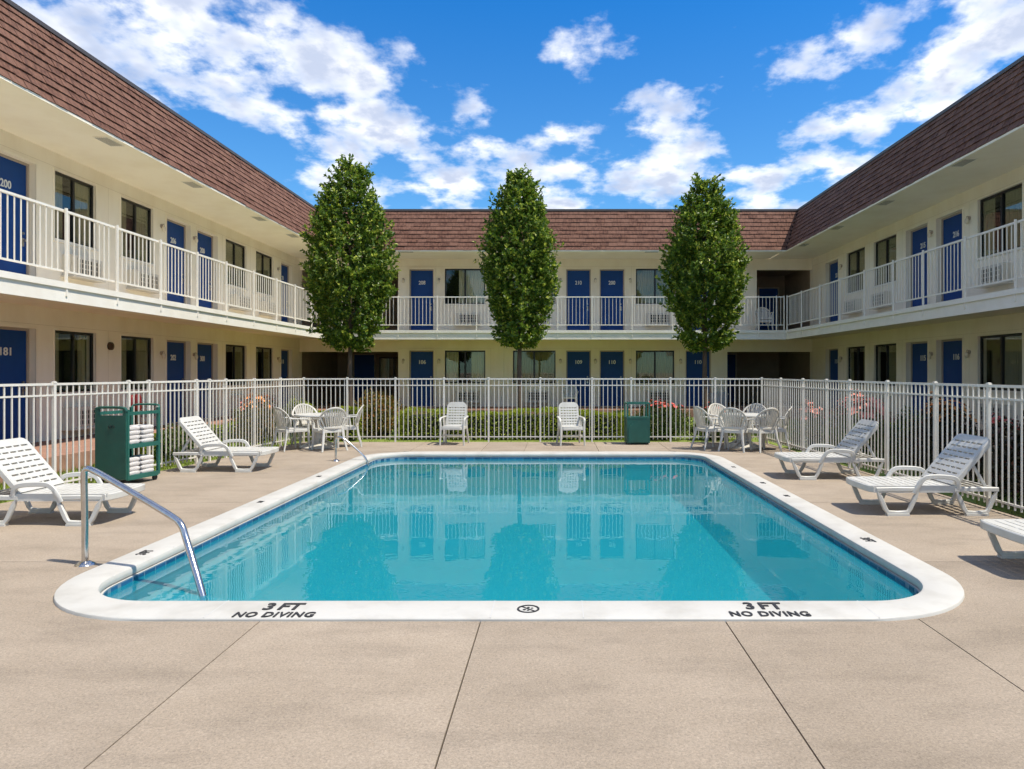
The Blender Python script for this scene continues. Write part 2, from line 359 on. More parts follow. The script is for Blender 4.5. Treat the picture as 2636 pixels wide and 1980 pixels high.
lw.add([(FL(3)-.28, 3, 0), (FL(15.3)-.28, 15.3, 0), (FL(15.3)-.28, 15.75, 0), (FR(15.3)+.28, 15.75, 0), (FR(15.3)+.28, 15.3, 0), (FR(3)+.28, 3, 0),
        (7.95, 3, 0), (7.95, 24.9, 0), (-7.95, 24.9, 0), (-7.95, 3, 0)],
       [(0, 1, 2, 8, 9), (2, 3, 7, 8), (3, 4, 5, 6, 7)])
tag(obj('lawn', lw.mesh('lawn', m_lawn), None, (0, 0, -.07)), kind='structure')
# raised terracotta walkway along the three wings
wk = MB()
wk.add([(-10, 2, .2), (-8, 2, .2), (-8, 25, .2), (8, 25, .2), (8, 2, .2), (9.85, 2, .2), (9.85, 27.07, .2), (-10, 27.07, .2),
        (-8, 2, -.2), (-8, 25, -.2), (8, 25, -.2), (8, 2, -.2)],
       [(0, 1, 2, 7), (2, 3, 6, 7), (3, 4, 5, 6), (1, 8, 9, 2), (2, 9, 10, 3), (3, 10, 11, 4)])
tag(obj('walkway', wk.mesh('walkway', m_brick)), kind='structure')
# pool deck: concrete slabs with open joints, cut round the coping
deck = tag(obj('pool_deck', MB().add([(-8.0, -12, 0), (6.2, -12, 0), (6.2, 4.6, 0), (-8.0, 4.6, 0), (PX0+.2, 4.6, 0), (PX1-.2, 4.6, 0),
     (FR(4.6), 4.6, 0), (FR(15.41), 15.41, 0), (PX1-.2, 13.2, 0), (FL(15.41), 15.41, 0), (PX0+.2, 13.2, 0), (FL(4.6), 4.6, 0)],
     [(0, 1, 2, 6, 5, 4, 11, 3), (5, 6, 7, 8), (8, 7, 9, 10), (10, 9, 11, 4)]).mesh('deck_bed', m_deckb), None, (0, 0, -.022)), kind='structure')
def slabs():
    cut = obj('cutter', MB().prism(rrect(PX0+.006, PX1-.006, PY0+.006, PY1-.006, 1.0, 14), -1, 1).mesh('cutter'))
    G = .004; cells = []
    xs = [-8.2, -4.9, -1.85, -.48, 1.04, 2.26, 3.9, 6.4]; ys = [-11.9, -8, -3.6, 1.05, 5.70]
    for a, b in zip(xs, xs[1:]):
        for c, d in zip(ys, ys[1:]):
            if d == 5.70 and 2.2 < a < 5 and a < 3: pass
            cells.append([(a+G, c+G), (b-G, c+G), (b-G, d-G), (a+G, d-G)])
    lys = [5.70, 8.3, 10.9, 13.6]
    for c, d in zip(lys, lys[1:]):
        cells.append([(FL(c)-.02, c+G), (-3.0, c+G), (-3.0, d-G), (FL(d)-.02, d-G)])
        cells.append([(2.3, c+G), (FR(c)+.02, c+G), (FR(d)+.02, d-G), (2.3, d-G)])
    bx = [-4.3, -2.9, -1.50, -.66, .8, 2.2, 3.5]
    bx = [None]+bx+[None]
    for a, b in zip(bx, bx[1:]):
        q = lambda v, y, lf: (FL(y)-.02 if lf else FR(y)+.02) if v is None else v
        cells.append([(q(a, 13.2, 1)+G, 13.2 if (a is not None and a > -3 and b is not None and b < 3) else 13.6+G),
                      (q(b, 13.2, 0)-G, 13.2 if (a is not None and a > -3 and b is not None and b < 3) else 13.6+G),
                      (q(b, FB, 0)-G, FB+.02), (q(a, FB, 1)+G, FB+.02)])
    made = []
    for c in cells:
        o = obj('slab', MB().prism(c, -.09, 0).mesh('slab', m_deck), deck, (0, 0, .022))
        cx = [p[0] for p in c]; cyy = [p[1] for p in c]
        if max(cx) > PX0 and min(cx) < PX1 and max(cyy) > PY0 and min(cyy) < PY1:
            md = o.modifiers.new('b', 'BOOLEAN'); md.object = cut; md.operation = 'DIFFERENCE'; md.solver = 'EXACT'; made.append(o)
    bpy.context.view_layer.update(); dg = bpy.context.evaluated_depsgraph_get()
    new = [(o, bpy.data.meshes.new_from_object(o.evaluated_get(dg))) for o in made]
    for o, me in new:
        o.modifiers.clear(); o.data = me
        if not me.polygons: bpy.data.objects.remove(o)
    bpy.data.objects.remove(cut)
slabs()

# ================================================================== POOL
pool = thing('swimming_pool', 'turquoise swimming pool with rounded corners and white painted coping', 'pool', (0, 0, 0))
SW = .295                                         # coping width on the long sides
def ring(off, z, n=14):
    ox = off*SW/CW if off <= CW else SW+off-CW
    r = max(.25, 1.0-off*1.28)
    return [(x, y, z) for x, y in rrect(PX0+ox, PX1-ox, PY0+off, PY1-off+(.03 if off > .2 else 0), r, n)]
WL = -.082                                        # water level
def rings(levels, mtl, name, parent, sm=40):
    mb = MB(); rs = [ring(o, z) for o, z in levels]; n = len(rs[0])
    mb.add([v for r in rs for v in r], [(k*n+i, k*n+(i+1) % n, (k+1)*n+(i+1) % n, (k+1)*n+i) for k in range(len(rs)-1) for i in range(n)])
    return obj(name, mb.mesh(name, mtl, sm), parent)
coping = rings([(0, -.08), (0, .012), (.006, .020), (.012, .022), (CW-.035, .022), (CW-.014, .016), (CW-.003, .0), (CW, -.018), (CW-.004, -.036), (CW-.02, -.045), (CW+.012, -.05)], m_cope, 'coping', pool, 35)
grout = rings([(CW+.012, -.045), (CW+.012, -.26)], m_grout, 'tile_bed', pool)
shell = rings([(CW+.004, -.255), (CW+.004, -.72), (CW+.05, -.80), (CW+.12, -.84)], m_shell, 'shell', pool)
fr = ring(CW+.12, -.84); obj('floor', MB().add(fr, [tuple(range(len(fr)))]).mesh('floor', m_shell), pool)
wr = ring(CW+.006, WL); obj('water', MB().add(wr, [tuple(range(len(wr)))]).mesh('water', m_water), pool)
for jx in (-2.2, -.42, .16, 2.0): obj('sealant_joint', MB().box(jx-.0025, jx+.0025, PY0+.004, PY0+CW-.02, .02, .0226).mesh('sealant_joint', m_grey), coping)
for jy in (6.1, 7.9, 9.7, 11.5):
    for x0, x1 in ((PX0+.004, PX0+.275), (PX1-.275, PX1-.004)): obj('sealant_joint', MB().box(x0, x1, jy-.0025, jy+.0025, .02, .0226).mesh('sealant_joint', m_grey), coping)
# waterline tiles, one object each
def tiles():
    P = [Vector(p) for p in ring(CW+.009, 0, 20)]; n = len(P); S = 0; segs = []
    for i in range(n): d = (P[(i+1) % n]-P[i]).length; segs.append((S, d, P[i], P[(i+1) % n])); S += d
    N = int(S/.152); step = S/N; me = MB().box(-step/2+.005, step/2-.005, -.006, .004, -.19, -.055).mesh('tile', m_tile)
    k = 0
    for i in range(N):
        s = (i+.5)*step
        while segs[k][0]+segs[k][1] < s: k += 1
        a = segs[k]; t = (s-a[0])/a[1]; p = a[2].lerp(a[3], t); d = (a[3]-a[2]).normalized()
        obj('tile', me, pool, p, (0, 0, math.atan2(d.y, d.x)))
tiles()
# entry steps in the near left corner
for k, (r, z) in enumerate(((1.15, -.30), (1.55, -.48), (1.95, -.66))):
    c = (IX0+.01, IY0+.01); pts = [(c[0], c[1])]+arc(c[0], c[1], r, 0, 90, 12)
    # keep inside the rounded corner
    pts = [(IX0+.012, IY0+.60), (IX0+.05, IY0+.35), (IX0+.17, IY0+.17), (IX0+.35, IY0+.05), (IX0+.60, IY0+.012)]+arc(c[0], c[1], r, 0, 90, 12)
    obj('step', MB().prism(pts, -.84, z).mesh('step', m_step), pool)
for key, cx, y3, dx in (('l', -1.78, 4.535, 0), ('r', 1.335, 4.548, 0)):
    text('3ft', m_mark, 'depth_lettering', coping, (cx, y3, .0235), (0, 0, 0), .245, .128)
    text('nodive', m_mark, 'warning_lettering', coping, (cx, y3-.148, .0235), (0, 0, 0), .50, .088)
sg = MB(); sg.sweep([(.066*math.cos(a*PI/20), .066*math.sin(a*PI/20), 0) for a in range(40)], [(.002, .006), (-.002, .006), (-.002, -.006), (.002, -.006)], True, (0, 0, 1))
sg.bar([(-.046, .046, 0), (.046, -.046, 0)], .004, .009, (0, 0, 1))
for bx_, by_, br in ((.0, .027, .010), (.024, .014, .009), (-.024, -.014, .012), (.0, -.026, .009)): sg.ball((bx_, by_, 0), br, 8, 4, (1, 1, .2))
obj('no_diving_symbol', sg.mesh('no_diving_symbol', m_mark), coping, (-.19, 4.50, .0245))
for x, y, rz, s in ((-3.48, 5.9, 90, .085), (-3.48, 8.2, 90, .06), (-3.48, 10.2, 90, .06), (2.81, 6.35, -90, .09), (2.81, 8.6, -90, .06), (2.81, 9.6, -90, .06), (2.81, 11.2, -90, .06)):
    text('3ft', m_mark, 'depth_lettering', coping, (x, y, .0235), (0, 0, R(rz)), s*1.7, s)

# ================================================================== MOTEL WINGS
ZS, ZF, ZE, ZT = 2.80, 3.03, 5.91, 7.45           # lower soffit, upper floor, eave, roof top
LW = thing('motel_wing', 'two-storey motel wing along the left side, room 181 below room 200', 'building', (-10, 0, 0), R(90), 'motel wings round the pool court')
RW = thing('motel_wing', 'two-storey motel wing along the right side, rooms 215 and 216 upstairs', 'building', (9.85, 0, 0), R(-90), 'motel wings round the pool court')
BW = thing('motel_wing', 'two-storey motel wing across the back of the court behind three trees', 'building', (0, 27.07, 0), 0, 'motel wings round the pool court')
def wall_mesh(u0, u1, z0, z1, ops, th=.2):
    us = sorted({u0, u1, *[o[0] for o in ops], *[o[1] for o in ops]}); zs = sorted({z0, z1, *[o[2] for o in ops], *[o[3] for o in ops]})
    mb = MB()
    for a, b in zip(us, us[1:]):
        for c, d in zip(zs, zs[1:]):
            mu, mz = (a+b)/2, (c+d)/2
            if any(o[0] < mu < o[1] and o[2] < mz < o[3] for o in ops): continue
            mb.add([(a, 0, c), (b, 0, c), (b, 0, d), (a, 0, d)], [(0, 1, 2, 3)])
    for a, b, c, d in ops:
        mb.add([(a, 0, c), (b, 0, c), (b, 0, d), (a, 0, d), (a, th, c), (b, th, c), (b, th, d), (a, th, d)],
               [(0, 4, 5, 1), (1, 5, 6, 2), (2, 6, 7, 3), (3, 7, 4, 0)])
    return mb
_c = {}
def cached(key, fn):
    if key not in _c: _c[key] = fn()
    return _c[key]
def door_part(root, a, b, z0, z1, num=None, rec=.17, m=None, numside=0):
    w = b-a; h = z1-z0; cx = (a+b)/2
    me = cached(('dl', round(w, 2), round(h, 2)), lambda: MB().box(-w/2+.045, w/2-.045, 0, .045, .012, h-.045).mesh('door', m_door))
    d = obj('door', me, root, (cx, rec-.02, z0))
    fm = cached(('df', round(w, 2), round(h, 2)), lambda: MB().box(-w/2+.003, -w/2+.045, -.03, .05, 0, h-.003).box(w/2-.045, w/2-.003, -.03, .05, 0, h-.003).box(-w/2+.045, w/2-.045, -.03, .05, h-.045, h-.003)
                .box(-w/2+.003, w/2-.003, -.03, .05, -.01, .012).mesh('door_frame', m_jamb))
    obj('door_frame', fm, d)
    tr = cached(('dt', round(w, 2), round(h, 2)), lambda: MB().box(-w/2-.05, -w/2, -.16-rec+.16-.002+.0, 0-rec+.02, 0, h+.05).box(w/2, w/2+.05, -rec-.002, -rec+.02, 0, h+.05).box(-w/2, w/2, -rec-.002, -rec+.02, h, h+.05).mesh('door_trim', m_wall))
    def trim():
        t = MB(); y0 = -rec+.02-.012; y1 = -rec+.02+.004
        t.box(-w/2-.05, -w/2, y0, y1, 0, h+.05); t.box(w/2, w/2+.05, y0, y1, 0, h+.05); t.box(-w/2, w/2, y0, y1, h, h+.05); return t.mesh('door_trim', m_wall)
    obj('door_trim', cached(('dt2', round(w, 2), round(h, 2)), trim), d)
    hm = cached('dh', lambda: MB().tube([(0, 0, 0), (0, -.05, 0)], .014).ball((0, -.065, 0), .03).box(-.03, .03, -.008, 0, -.11, .05).tube([(0, 0, .14), (0, -.02, .14)], .026, 10).mesh('handle', m_dull, 40))
    obj('handle', hm, d, (w/2-.13, 0, 1.0))
    if num: text(num, m_num, 'door_number', d, (numside, -.006, h*.79), (R(90), 0, 0), .095*len(num)*.9, .15)
    return d
def curtain_mesh(w, h, m, fold=.07, amp=.018):
    n = max(6, int(w/fold*6)); vs = []
    for i in range(n+1):
        x = w*i/n; y = amp*math.sin(2*PI*x/fold)+.35*amp*math.sin(2*PI*x/fold*.37+1)
        vs += [(x, y, 0), (x, y, h)]
    return MB().add(vs, [(2*i, 2*i+2, 2*i+3, 2*i+1) for i in range(n)]).mesh('curtain', m, 80)
def window_part(root, a, b, z0, z1, cur='open', sill=True):
    w = b-a; h = z1-z0; cx = (a+b)/2; k = (round(w, 2), round(h, 2))
    f = cached(('wf',)+k, lambda: MB().box(-w/2+.003, -w/2+.045, .05, .10, .003, h-.003).box(w/2-.045, w/2-.003, .05, .10, .003, h-.003).box(-w/2+.045, w/2-.045, .05, .10, h-.055, h-.003)
               .box(-w/2+.045, w/2-.045, .05, .10, .003, .045).box(-.03, .03, .045, .095, .045, h-.055).mesh('window', m_black))
    o = obj('window', f, root, (cx, 0, z0))
    pn = cached(('wp',)+k, lambda: MB().box(-w/4+.035, w/4-.035, 0, .006, .046, h-.056).mesh('pane', m_glass))
    obj('pane', pn, o, (-w/4+.005, .068, 0)); obj('pane', pn, o, (w/4-.005, .080, 0))
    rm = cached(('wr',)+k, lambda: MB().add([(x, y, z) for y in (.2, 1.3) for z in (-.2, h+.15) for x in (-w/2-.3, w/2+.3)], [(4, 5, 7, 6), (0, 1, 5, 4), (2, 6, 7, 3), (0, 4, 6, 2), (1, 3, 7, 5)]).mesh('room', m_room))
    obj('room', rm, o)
    if sill:
        obj('sill', cached(('ws',)+k, lambda: MB().box(-w/2-.04, w/2+.04, -.035, .05, -.05, .003).mesh('sill', m_trim)), o)
        def tr():
            t = MB(); t.box(-w/2-.035, -w/2, -.012, .004, 0, h+.035); t.box(w/2, w/2+.035, -.012, .004, 0, h+.035); t.box(-w/2, w/2, -.012, .004, h, h+.035); return t.mesh('window_trim', m_wall)
        obj('window_trim', cached(('wt',)+k, tr), o)
    def cu(x0, x1, m=m_curt, y=.115):
        obj('curtain', cached(('cu', round(x1-x0, 2), round(h, 2), m.name), lambda: curtain_mesh(x1-x0, h-.04, m)), o, (x0, y, .02))
    if cur == 'open': cu(-w/2+.02, -w/2+.02+w*.20); cu(w/2-.30*w, w/2-.12*w, m_curt, .13)
    elif cur == 'half': cu(-w/2+.02, -w/2+.02+w*.30); cu(w*.02, w/2-.03)
    elif cur == 'right': cu(w*.0, w/2-.03)
    elif cur == 'closed': cu(-w/2+.02, w/2-.02)
    elif cur == 'pale': cu(-w/2+.02+.33*w, w/2-.02, m_curtl)
    elif cur == 'sides': cu(-w/2+.02, -w/2+.02+w*.32, m_curtl); cu(w/2-.35*w, w/2-.03, m_curtl)
    return o
def ac_part(root, cx, z0):
    me = cached('ac', lambda: MB().box(-.46, .46, -.22, .02, 0, .42).box(-.50, .50, -.27, .0, -.035, -.002).mesh('air_conditioner', m_ac))
    o = obj('air_conditioner', me, root, (cx, 0, z0))
    def gr():
        g_ = MB().box(-.33, .42, -.224, -.22, .05, .37)
        return g_.mesh('grille_recess', m_rubber)
    obj('grille_recess', cached('acr', gr), o)
    def sl():
        g_ = MB()
        for i in range(9): g_.box(-.33+i*.0886, -.33+i*.0886+.03, -.238, -.2245, .05, .37)
        for z in (.05, .155, .26, .35): g_.box(-.335, .425, -.242, -.2385, z, z+.018)
        return g_.mesh('grille', m_ac)
    obj('grille', cached('acg', sl), o)
def lamp_part(root, x, z):
    me = cached('lamp', lambda: MB().tube([(0, -.001, .02), (0, -.025, .02)], .05, 14).tube(smooth_path([(0, -.02, .05), (0, -.07, .075), (0, -.08, .03)], 1), .010, 6).mesh('wall_lamp', m_jamb, 40))
    o = obj('wall_lamp', me, root, (x, 0, z))
    obj('globe', cached('globe', lambda: MB().ball((0, -.075, -.05), .045, 12, 8, (1, 1, 1.7)).mesh('globe', m_lamp, 60)), o)
def railing(root, u0, u1, posts, y, sp=.13):
    r = MB(); r.box(u0, u1, y-.02, y+.02, 4.20, 4.238); r.box(u0, u1, y-.014, y+.014, 3.205, 3.235)
    o = obj('railing', r.mesh('railing', m_white), root)
    pm = cached('rp', lambda: MB().box(-.017, .017, -.017, .017, 2.80, 4.26).box(-.028, .028, .020, .05, 2.80, 2.85).mesh('post', m_white))
    for u in posts: obj('post', pm, o, (u, y-.052, 0))
    bm = cached('rb', lambda: MB().box(-.0075, .0075, -.0075, .0075, 3.235, 4.20).mesh('baluster', m_white))
    n = int((u1-u0)/sp)
    for i in range(1, n):
        u = u0+(u1-u0)*i/n
        if min(abs(u-p) for p in posts) > .05: obj('baluster', bm, o, (u, y, 0))
def roof(root, u0, u1, ye, mitre, near, skip=0):
    """mansard: underlay plane, cap, flat deck, shingles. mitre=(m0,m1): metres gained per unit slope at either end; near(u,k) ranks shingles"""
    d = .65; H = ZT-ZE; L_ = math.hypot(d, H); ang = math.atan2(d, H)
    lim = lambda t: (u0-mitre[0]*t, u1+mitre[1]*t)
    mb = MB(); a, b = lim(0); a1, b1 = lim(1)
    mb.add([(a, ye, ZE-.03), (b, ye, ZE-.03), (b1, ye+d, ZT), (a1, ye+d, ZT), (b1, 5.5, ZT), (a1, 5.5, ZT)], [(0, 1, 2, 3), (3, 2, 4, 5)])
    o = obj('roof', mb.mesh('roof', m_roofb), root)
    obj('roof_edge', MB().box(a1, b1, ye+d-.05, ye+d+.08, ZT-.03, ZT+.045).mesh('roof_edge', m_cap), o)
    obj('drip_edge', MB().box(a, b, ye-.012, ye+.03, ZE-.07, ZE-.025).mesh('drip_edge', m_soff), o)
    rows = 10; ex = L_/rows; W = .30; lst = []
    for k in range(rows):
        t0 = k/rows; lo, hi = lim(t0+.02); off = (k % 2)*.5*W+random.uniform(-.04, .04)
        n = int((hi-lo)/W)+2
        for i in range(-1, n):
            x0 = lo+i*W-off+W; x1 = x0+W
            x0 = max(x0, lo); x1 = min(x1, hi)
            if x1-x0 < .06: continue
            lst.append((k, (x0+x1)/2, x1-x0))
    def place(k, u, w): # local frame of one shingle
        t = k/rows; return (u, ye+d*t, ZE-.03+(H+.03)*t)
    sm = cached('shg', lambda: MB().add([(-.5, -.028, 0), (.5, -.028, 0), (.5, -.006, ex*1.02), (-.5, -.006, ex*1.02), (-.5, .002, 0), (.5, .002, 0), (.5, .002, ex*1.02), (-.5, .002, ex*1.02)],
                [(0, 1, 2, 3), (0, 4, 5, 1), (0, 3, 7, 4), (1, 5, 6, 2), (3, 2, 6, 7)]).mesh('shingle', m_sh_o))
    lst.sort(key=lambda s: near(s[1], s[0])); fm = MB()
    for n, (k, u, w) in enumerate(lst):
        p = place(k, u, w); jz = random.uniform(-.008, .006); jy = random.uniform(-.006, .004)
        if n < 300:
            q = obj('shingle', sm, o, (p[0], p[1]+jy, p[2]+jz), (-ang, 0, 0)); q.scale = (w-.008, 1, 1)
        else:
            ca, sa = math.cos(ang), math.sin(ang); w2 = w-.008
            vs = [(p[0]+x*w2, p[1]+jy+y*ca+z*sa, p[2]+jz-y*sa*0+z*ca) for x, y, z in [tuple(v.co) for v in sm.vertices]]
            fm.add(vs, [(0, 1, 2, 3), (0, 4, 5, 1), (0, 3, 7, 4), (1, 5, 6, 2), (3, 2, 6, 7)])
    tag(obj('shingle_field', fm.mesh('shingle_field', m_sh_i), o), kind='stuff')
def vents(root, us, y):
    for u in us:
        v = obj('soffit_vent', cached('vent', lambda: MB().box(-.27, .27, -.13, .13, -.012, -.001).mesh('soffit_vent', m_trim)), root, (u, y, ZE))
        def sl():
            g_ = MB()
            for i in range(6): g_.box(-.24, .24, -.11+i*.039, -.11+i*.039+.02, -.016, -.0125)
            return g_.mesh('louvre', m_acg)
        obj('louvre', cached('louvre', sl), v)
def slab_parts(root, u0, u1, f0, f1, y, s0=None, s1=None):
    s0 = u0 if s0 is None else s0; s1 = u1 if s1 is None else s1
    obj('balcony', MB().box(u0, u1, y+.09, .0, ZS, ZF-.004).mesh('balcony', m_soff), root)
    fa = MB().box(f0, f1, y, y+.09, 2.70, ZF-.10).box(f0, f1, y-.03, y+.09, ZF-.10, ZF)
    obj('fascia', fa.mesh('fascia', m_trim), root)
    obj('soffit', MB().box(s0, s1, y+.03, .0, ZE, ZE+.06).mesh('soffit', m_soff), root)
LZ0, LZ1, UZ1 = .205, 2.37, 5.52
# ---- left wing (local x = world y)
ld = [(10.75, 11.8), (12.30, 13.39), (17.87, 19.02), (19.38, 20.53), (25.25, 26.3), (27.8, 28.8), (30.2, 31.2)]
lwn = [(9.0, 10.25), (13.89, 15.13), (16.0, 17.27), (21.03, 22.44), (23.14, 24.56)]
ops = [(a, b, LZ0, LZ1) for a, b in ld]+[(a, b, ZF+.004, UZ1) for a, b in ld]+[(a, b, 1.13, 2.38) for a, b in lwn]+[(a, b, 4.2, 5.57) for a, b in lwn]
obj('wall', wall_mesh(2, 32, .0, ZE+.05, ops).mesh('wall', m_wall), LW)
for (a, b), n1, n2 in zip(ld, (None, '181', '202', '300', '11', None, None), (None, '200', '206', '200', '20', None, None)):
    door_part(LW, a, b, LZ0, LZ1, n1); door_part(LW, a, b, ZF+.004, UZ1, n2)
for i, (a, b) in enumerate(lwn):
    window_part(LW, a, b, 1.13, 2.38, ('open', 'open', 'half', 'right', 'half')[i]); window_part(LW, a, b, 4.2, 5.57, ('half', 'half', 'half', 'closed', 'closed')[i])
    ac_part(LW, (a+b)/2+.05, .40); ac_part(LW, (a+b)/2+.05, 3.50)
for u in (17.62, 19.2, 24.95):
    lamp_part(LW, u, 2.0); lamp_part(LW, u, 5.2)
obj('alarm_bell', MB().tube([(0, -.001, 0), (0, -.05, 0)], .09, 14).ball((0, -.05, 0), .06, 10, 6, (1, .5, 1)).mesh('alarm_bell', m_bronze, 40), LW, (15.6, 0, 2.12))
slab_parts(LW, 2, 27.07, 2, 24.95, -1.85)
railing(LW, 2.2, 24.9, [24.86, 23.15, 21.7, 20.26, 18.74, 17.2, 15.81, 14.35, 12.93, 11.59, 10.14, 8.7, 7.25, 5.8, 4.35, 2.9], -1.80)
roof(LW, 2, 24.95, -1.85, (0, .65), lambda u, k: abs(u-10)+(9 if u < 9.3 else 0))
vents(LW, (10.0, 13.23, 16.28, 19.9, 22.4), -1.5)
# ---- right wing (local x = -world y)
rd = [(17.02, 18.18), (18.62, 19.76), (24.56, 25.7), (27.6, 28.55)]; rw = [(12.85, 14.25), (14.82, 16.39), (20.33, 21.78), (22.41, 23.83)]
neg = lambda l: [(-b, -a) for a, b in l]
ops = [(a, b, LZ0, LZ1) for a, b in neg(rd)]+[(a, b, ZF+.004, UZ1) for a, b in neg(rd)]+[(a, b, 1.13, 2.38) for a, b in neg(rw)]+[(a, b, 4.2, 5.57) for a, b in neg(rw)]
obj('wall', wall_mesh(-32, -2, .0, ZE+.05, ops).mesh('wall', m_wall), RW)
for (a, b), n1, n2 in zip(neg(rd), ('116', '115', '111', None), ('216', '215', '23', None)):
    door_part(RW, a, b, LZ0, LZ1, n1, numside=.05); door_part(RW, a, b, ZF+.004, UZ1, n2, numside=.05)
for i, (a, b) in enumerate(neg(rw)):
    window_part(RW, a, b, 1.13, 2.38, ('open', 'right', 'right', 'open')[i]); window_part(RW, a, b, 4.2, 5.57, ('half', 'half', 'closed', 'half')[i])
    ac_part(RW, (a+b)/2, .40); ac_part(RW, (a+b)/2, 3.50)
for u in (18.4, 16.72, 24.25):
    lamp_part(RW, -u, 2.0); lamp_part(RW, -u, 5.2)
slab_parts(RW, -27.07, -2, -24.95, -2, -1.70)
railing(RW, -24.9, -2.2, [-24.86, -23.4, -21.75, -20.2, -18.6, -17.0, -15.6, -14.0, -12.45, -10.9, -9.35, -7.8, -6.2, -4.6, -3.0], -1.65)
roof(RW, -24.95, -2, -1.70, (.65, 0), lambda u, k: abs(u+12)+(9 if u > -11.2 else 0))
vents(RW, (-11.5, -14.56, -18.0, -21.15, -24.0), -1.40)
# ---- back wing
bd = [(-5.75, -4.80), (.32, 1.28), (1.62, 2.58), (4.95, 5.93)]; bw = [(-4.38, -2.81), (-1.74, -.09), (3.02, 4.51)]
br = [(-9.985, -6.18, LZ0, 2.32), (-9.985, -6.18, ZF+.004, 5.5), (6.56, 9.83, LZ0, 2.32), (7.7, 9.83, ZF+.004, 5.5)]
ops = [(a, b, LZ0, LZ1) for a, b in bd]+[(a, b, ZF+.004, UZ1) for a, b in bd]+[(a, b, 1.10, 2.37) for a, b in bw]+[(a, b, 4.17, 5.54) for a, b in bw]+br
obj('wall', wall_mesh(-9.995, 9.845, .0, ZE+.05, ops).mesh('wall', m_wall), BW)
for (a, b), n1, n2 in zip(bd, ('106', '109', '110', '110'), ('208', '210', '200', '200')):
    door_part(BW, a, b, LZ0, LZ1, n1, rec=.12); door_part(BW, a, b, ZF+.004, UZ1, n2, rec=.12)
for i, (a, b) in enumerate(bw):
    window_part(BW, a, b, 1.10, 2.37, ('sides', 'closed', 'closed')[i]); window_part(BW, a, b, 4.17, 5.54, ('pale', 'closed', 'closed')[i])
    ac_part(BW, (a+b)/2+.1, .40); ac_part(BW, (a+b)/2+.1, 3.38)
for u in (-5.98, -4.60, .1, 1.45, 2.80, 4.75):
    lamp_part(BW, u, 1.98); lamp_part(BW, u, 5.1)
obj('pilaster', MB().box(-2.45, -2.10, -.06, .0, 0, 2.78).mesh('pilaster', m_wall), BW)
slab_parts(BW, -8.15, 8.15, -8.15, 8.15, -2.12)
railing(BW, -8.1, 8.1, [-8.07, -6.9, -5.70, -4.3, -2.9, -1.45, 0, 1.22, 2.65, 4.1, 5.6, 7.16, 7.80, 8.07], -2.07)
roof(BW, -8.15, 8.15, -2.12, (.65, .65), lambda u, k: k*100+u)
vents(BW, (-5.5, -1.0, 3.4, 6.4), -1.7)
m_seam = mat('seam sealant', (.62, .54, .42), .8)
for root, a, b, vs_ in ((LW, 2, 27.07, (15.55, 20.85, 22.75)), (RW, -27.07, -2, (-16.75, -20.0, -22.1, -24.1)), (BW, -6.18, 6.56, (-2.6, 2.85, 4.7))):
    sm_ = MB()
    for z in (2.455, 5.625): sm_.box(a, b, -.0015, .001, z, z+.006)
    for u in vs_:
        for z0, z1 in ((.21, 2.455), (3.05, 5.625)): sm_.box(u, u+.006, -.0014, .001, z0, z1)
    obj('wall_seam', sm_.mesh('wall_seam', m_seam), root)
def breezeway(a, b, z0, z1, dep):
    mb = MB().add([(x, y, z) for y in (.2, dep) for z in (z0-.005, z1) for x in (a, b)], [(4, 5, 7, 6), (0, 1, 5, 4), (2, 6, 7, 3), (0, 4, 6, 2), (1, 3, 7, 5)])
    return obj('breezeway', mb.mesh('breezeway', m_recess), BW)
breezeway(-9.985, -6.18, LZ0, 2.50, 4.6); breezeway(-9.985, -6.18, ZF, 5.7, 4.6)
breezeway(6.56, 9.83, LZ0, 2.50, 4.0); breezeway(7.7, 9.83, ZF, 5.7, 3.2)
def inner_door(x, y, z0, w, num=None):
    d = obj('door', cached(('idr', w), lambda: MB().box(-w/2, w/2, -.05, -.002, .0, 2.1).mesh('door', m_door)), BW, (x, y, z0))
    obj('door_frame', cached(('idf', w), lambda: MB().box(-w/2-.06, -w/2, -.07, -.002, 0, 2.16).box(w/2, w/2+.06, -.07, -.002, 0, 2.16).box(-w/2, w/2, -.07, -.002, 2.1, 2.16).mesh('door_frame', m_jamb)), d)
inner_door(9.1, 3.2, ZF+.005, .8); inner_door(8.1, 3.2, ZF+.005, .8); inner_door(7.4, 4.0, LZ0, .95); inner_door(-8.75, 4.6, LZ0, .9)
w_ = window_part(BW, -8.05, -6.75, .95, 2.2, 'sides', False); w_.location.y = 4.38

# ================================================================== FENCES
def fence(p0, p1, posts, label):
    p0, p1 = Vector(p0), Vector(p1); d = p1-p0; L_ = d.length; a = math.atan2(d.y, d.x)
    root = thing('pool_fence', label, 'fence', (p0.x, p0.y, 0), a, 'white metal fence round the pool')
    for z, h, t in ((1.375, .030, .030), (1.238, .022, .022), (.105, .022, .022)):
        obj('rail', MB().box(0, L_, -t/2, t/2, z, z+h).mesh('rail', m_fence), root)
    pm = cached('fp', lambda: MB().box(-.018, .018, -.018, .018, 0, 1.43).box(-.023, .023, -.023, .023, 1.43, 1.45).box(-.016, .016, -.016, .016, 1.45, 1.458).mesh('post', m_fence))
    km = cached('fk', lambda: MB().box(-.0072, .0072, -.0072, .0072, .06, 1.375).mesh('picket', m_fence))
    ps = [math.hypot(x-p0.x, y-p0.y) for x, y in posts]
    for s in ps: obj('post', pm, root, (s, 0, -.03))
    n = round(L_/.1)
    for i in range(1, n):
        s = L_*i/n
        if min(abs(s-q) for q in ps) > .045: obj('picket', km, root, (s, 0, 0))
lp = [15.41, 14.44, 13.48, 12.57, 12.1, 11.75, 10.63, 10.22, 8.94, 7.7, 6.5, 5.3, 4.1]
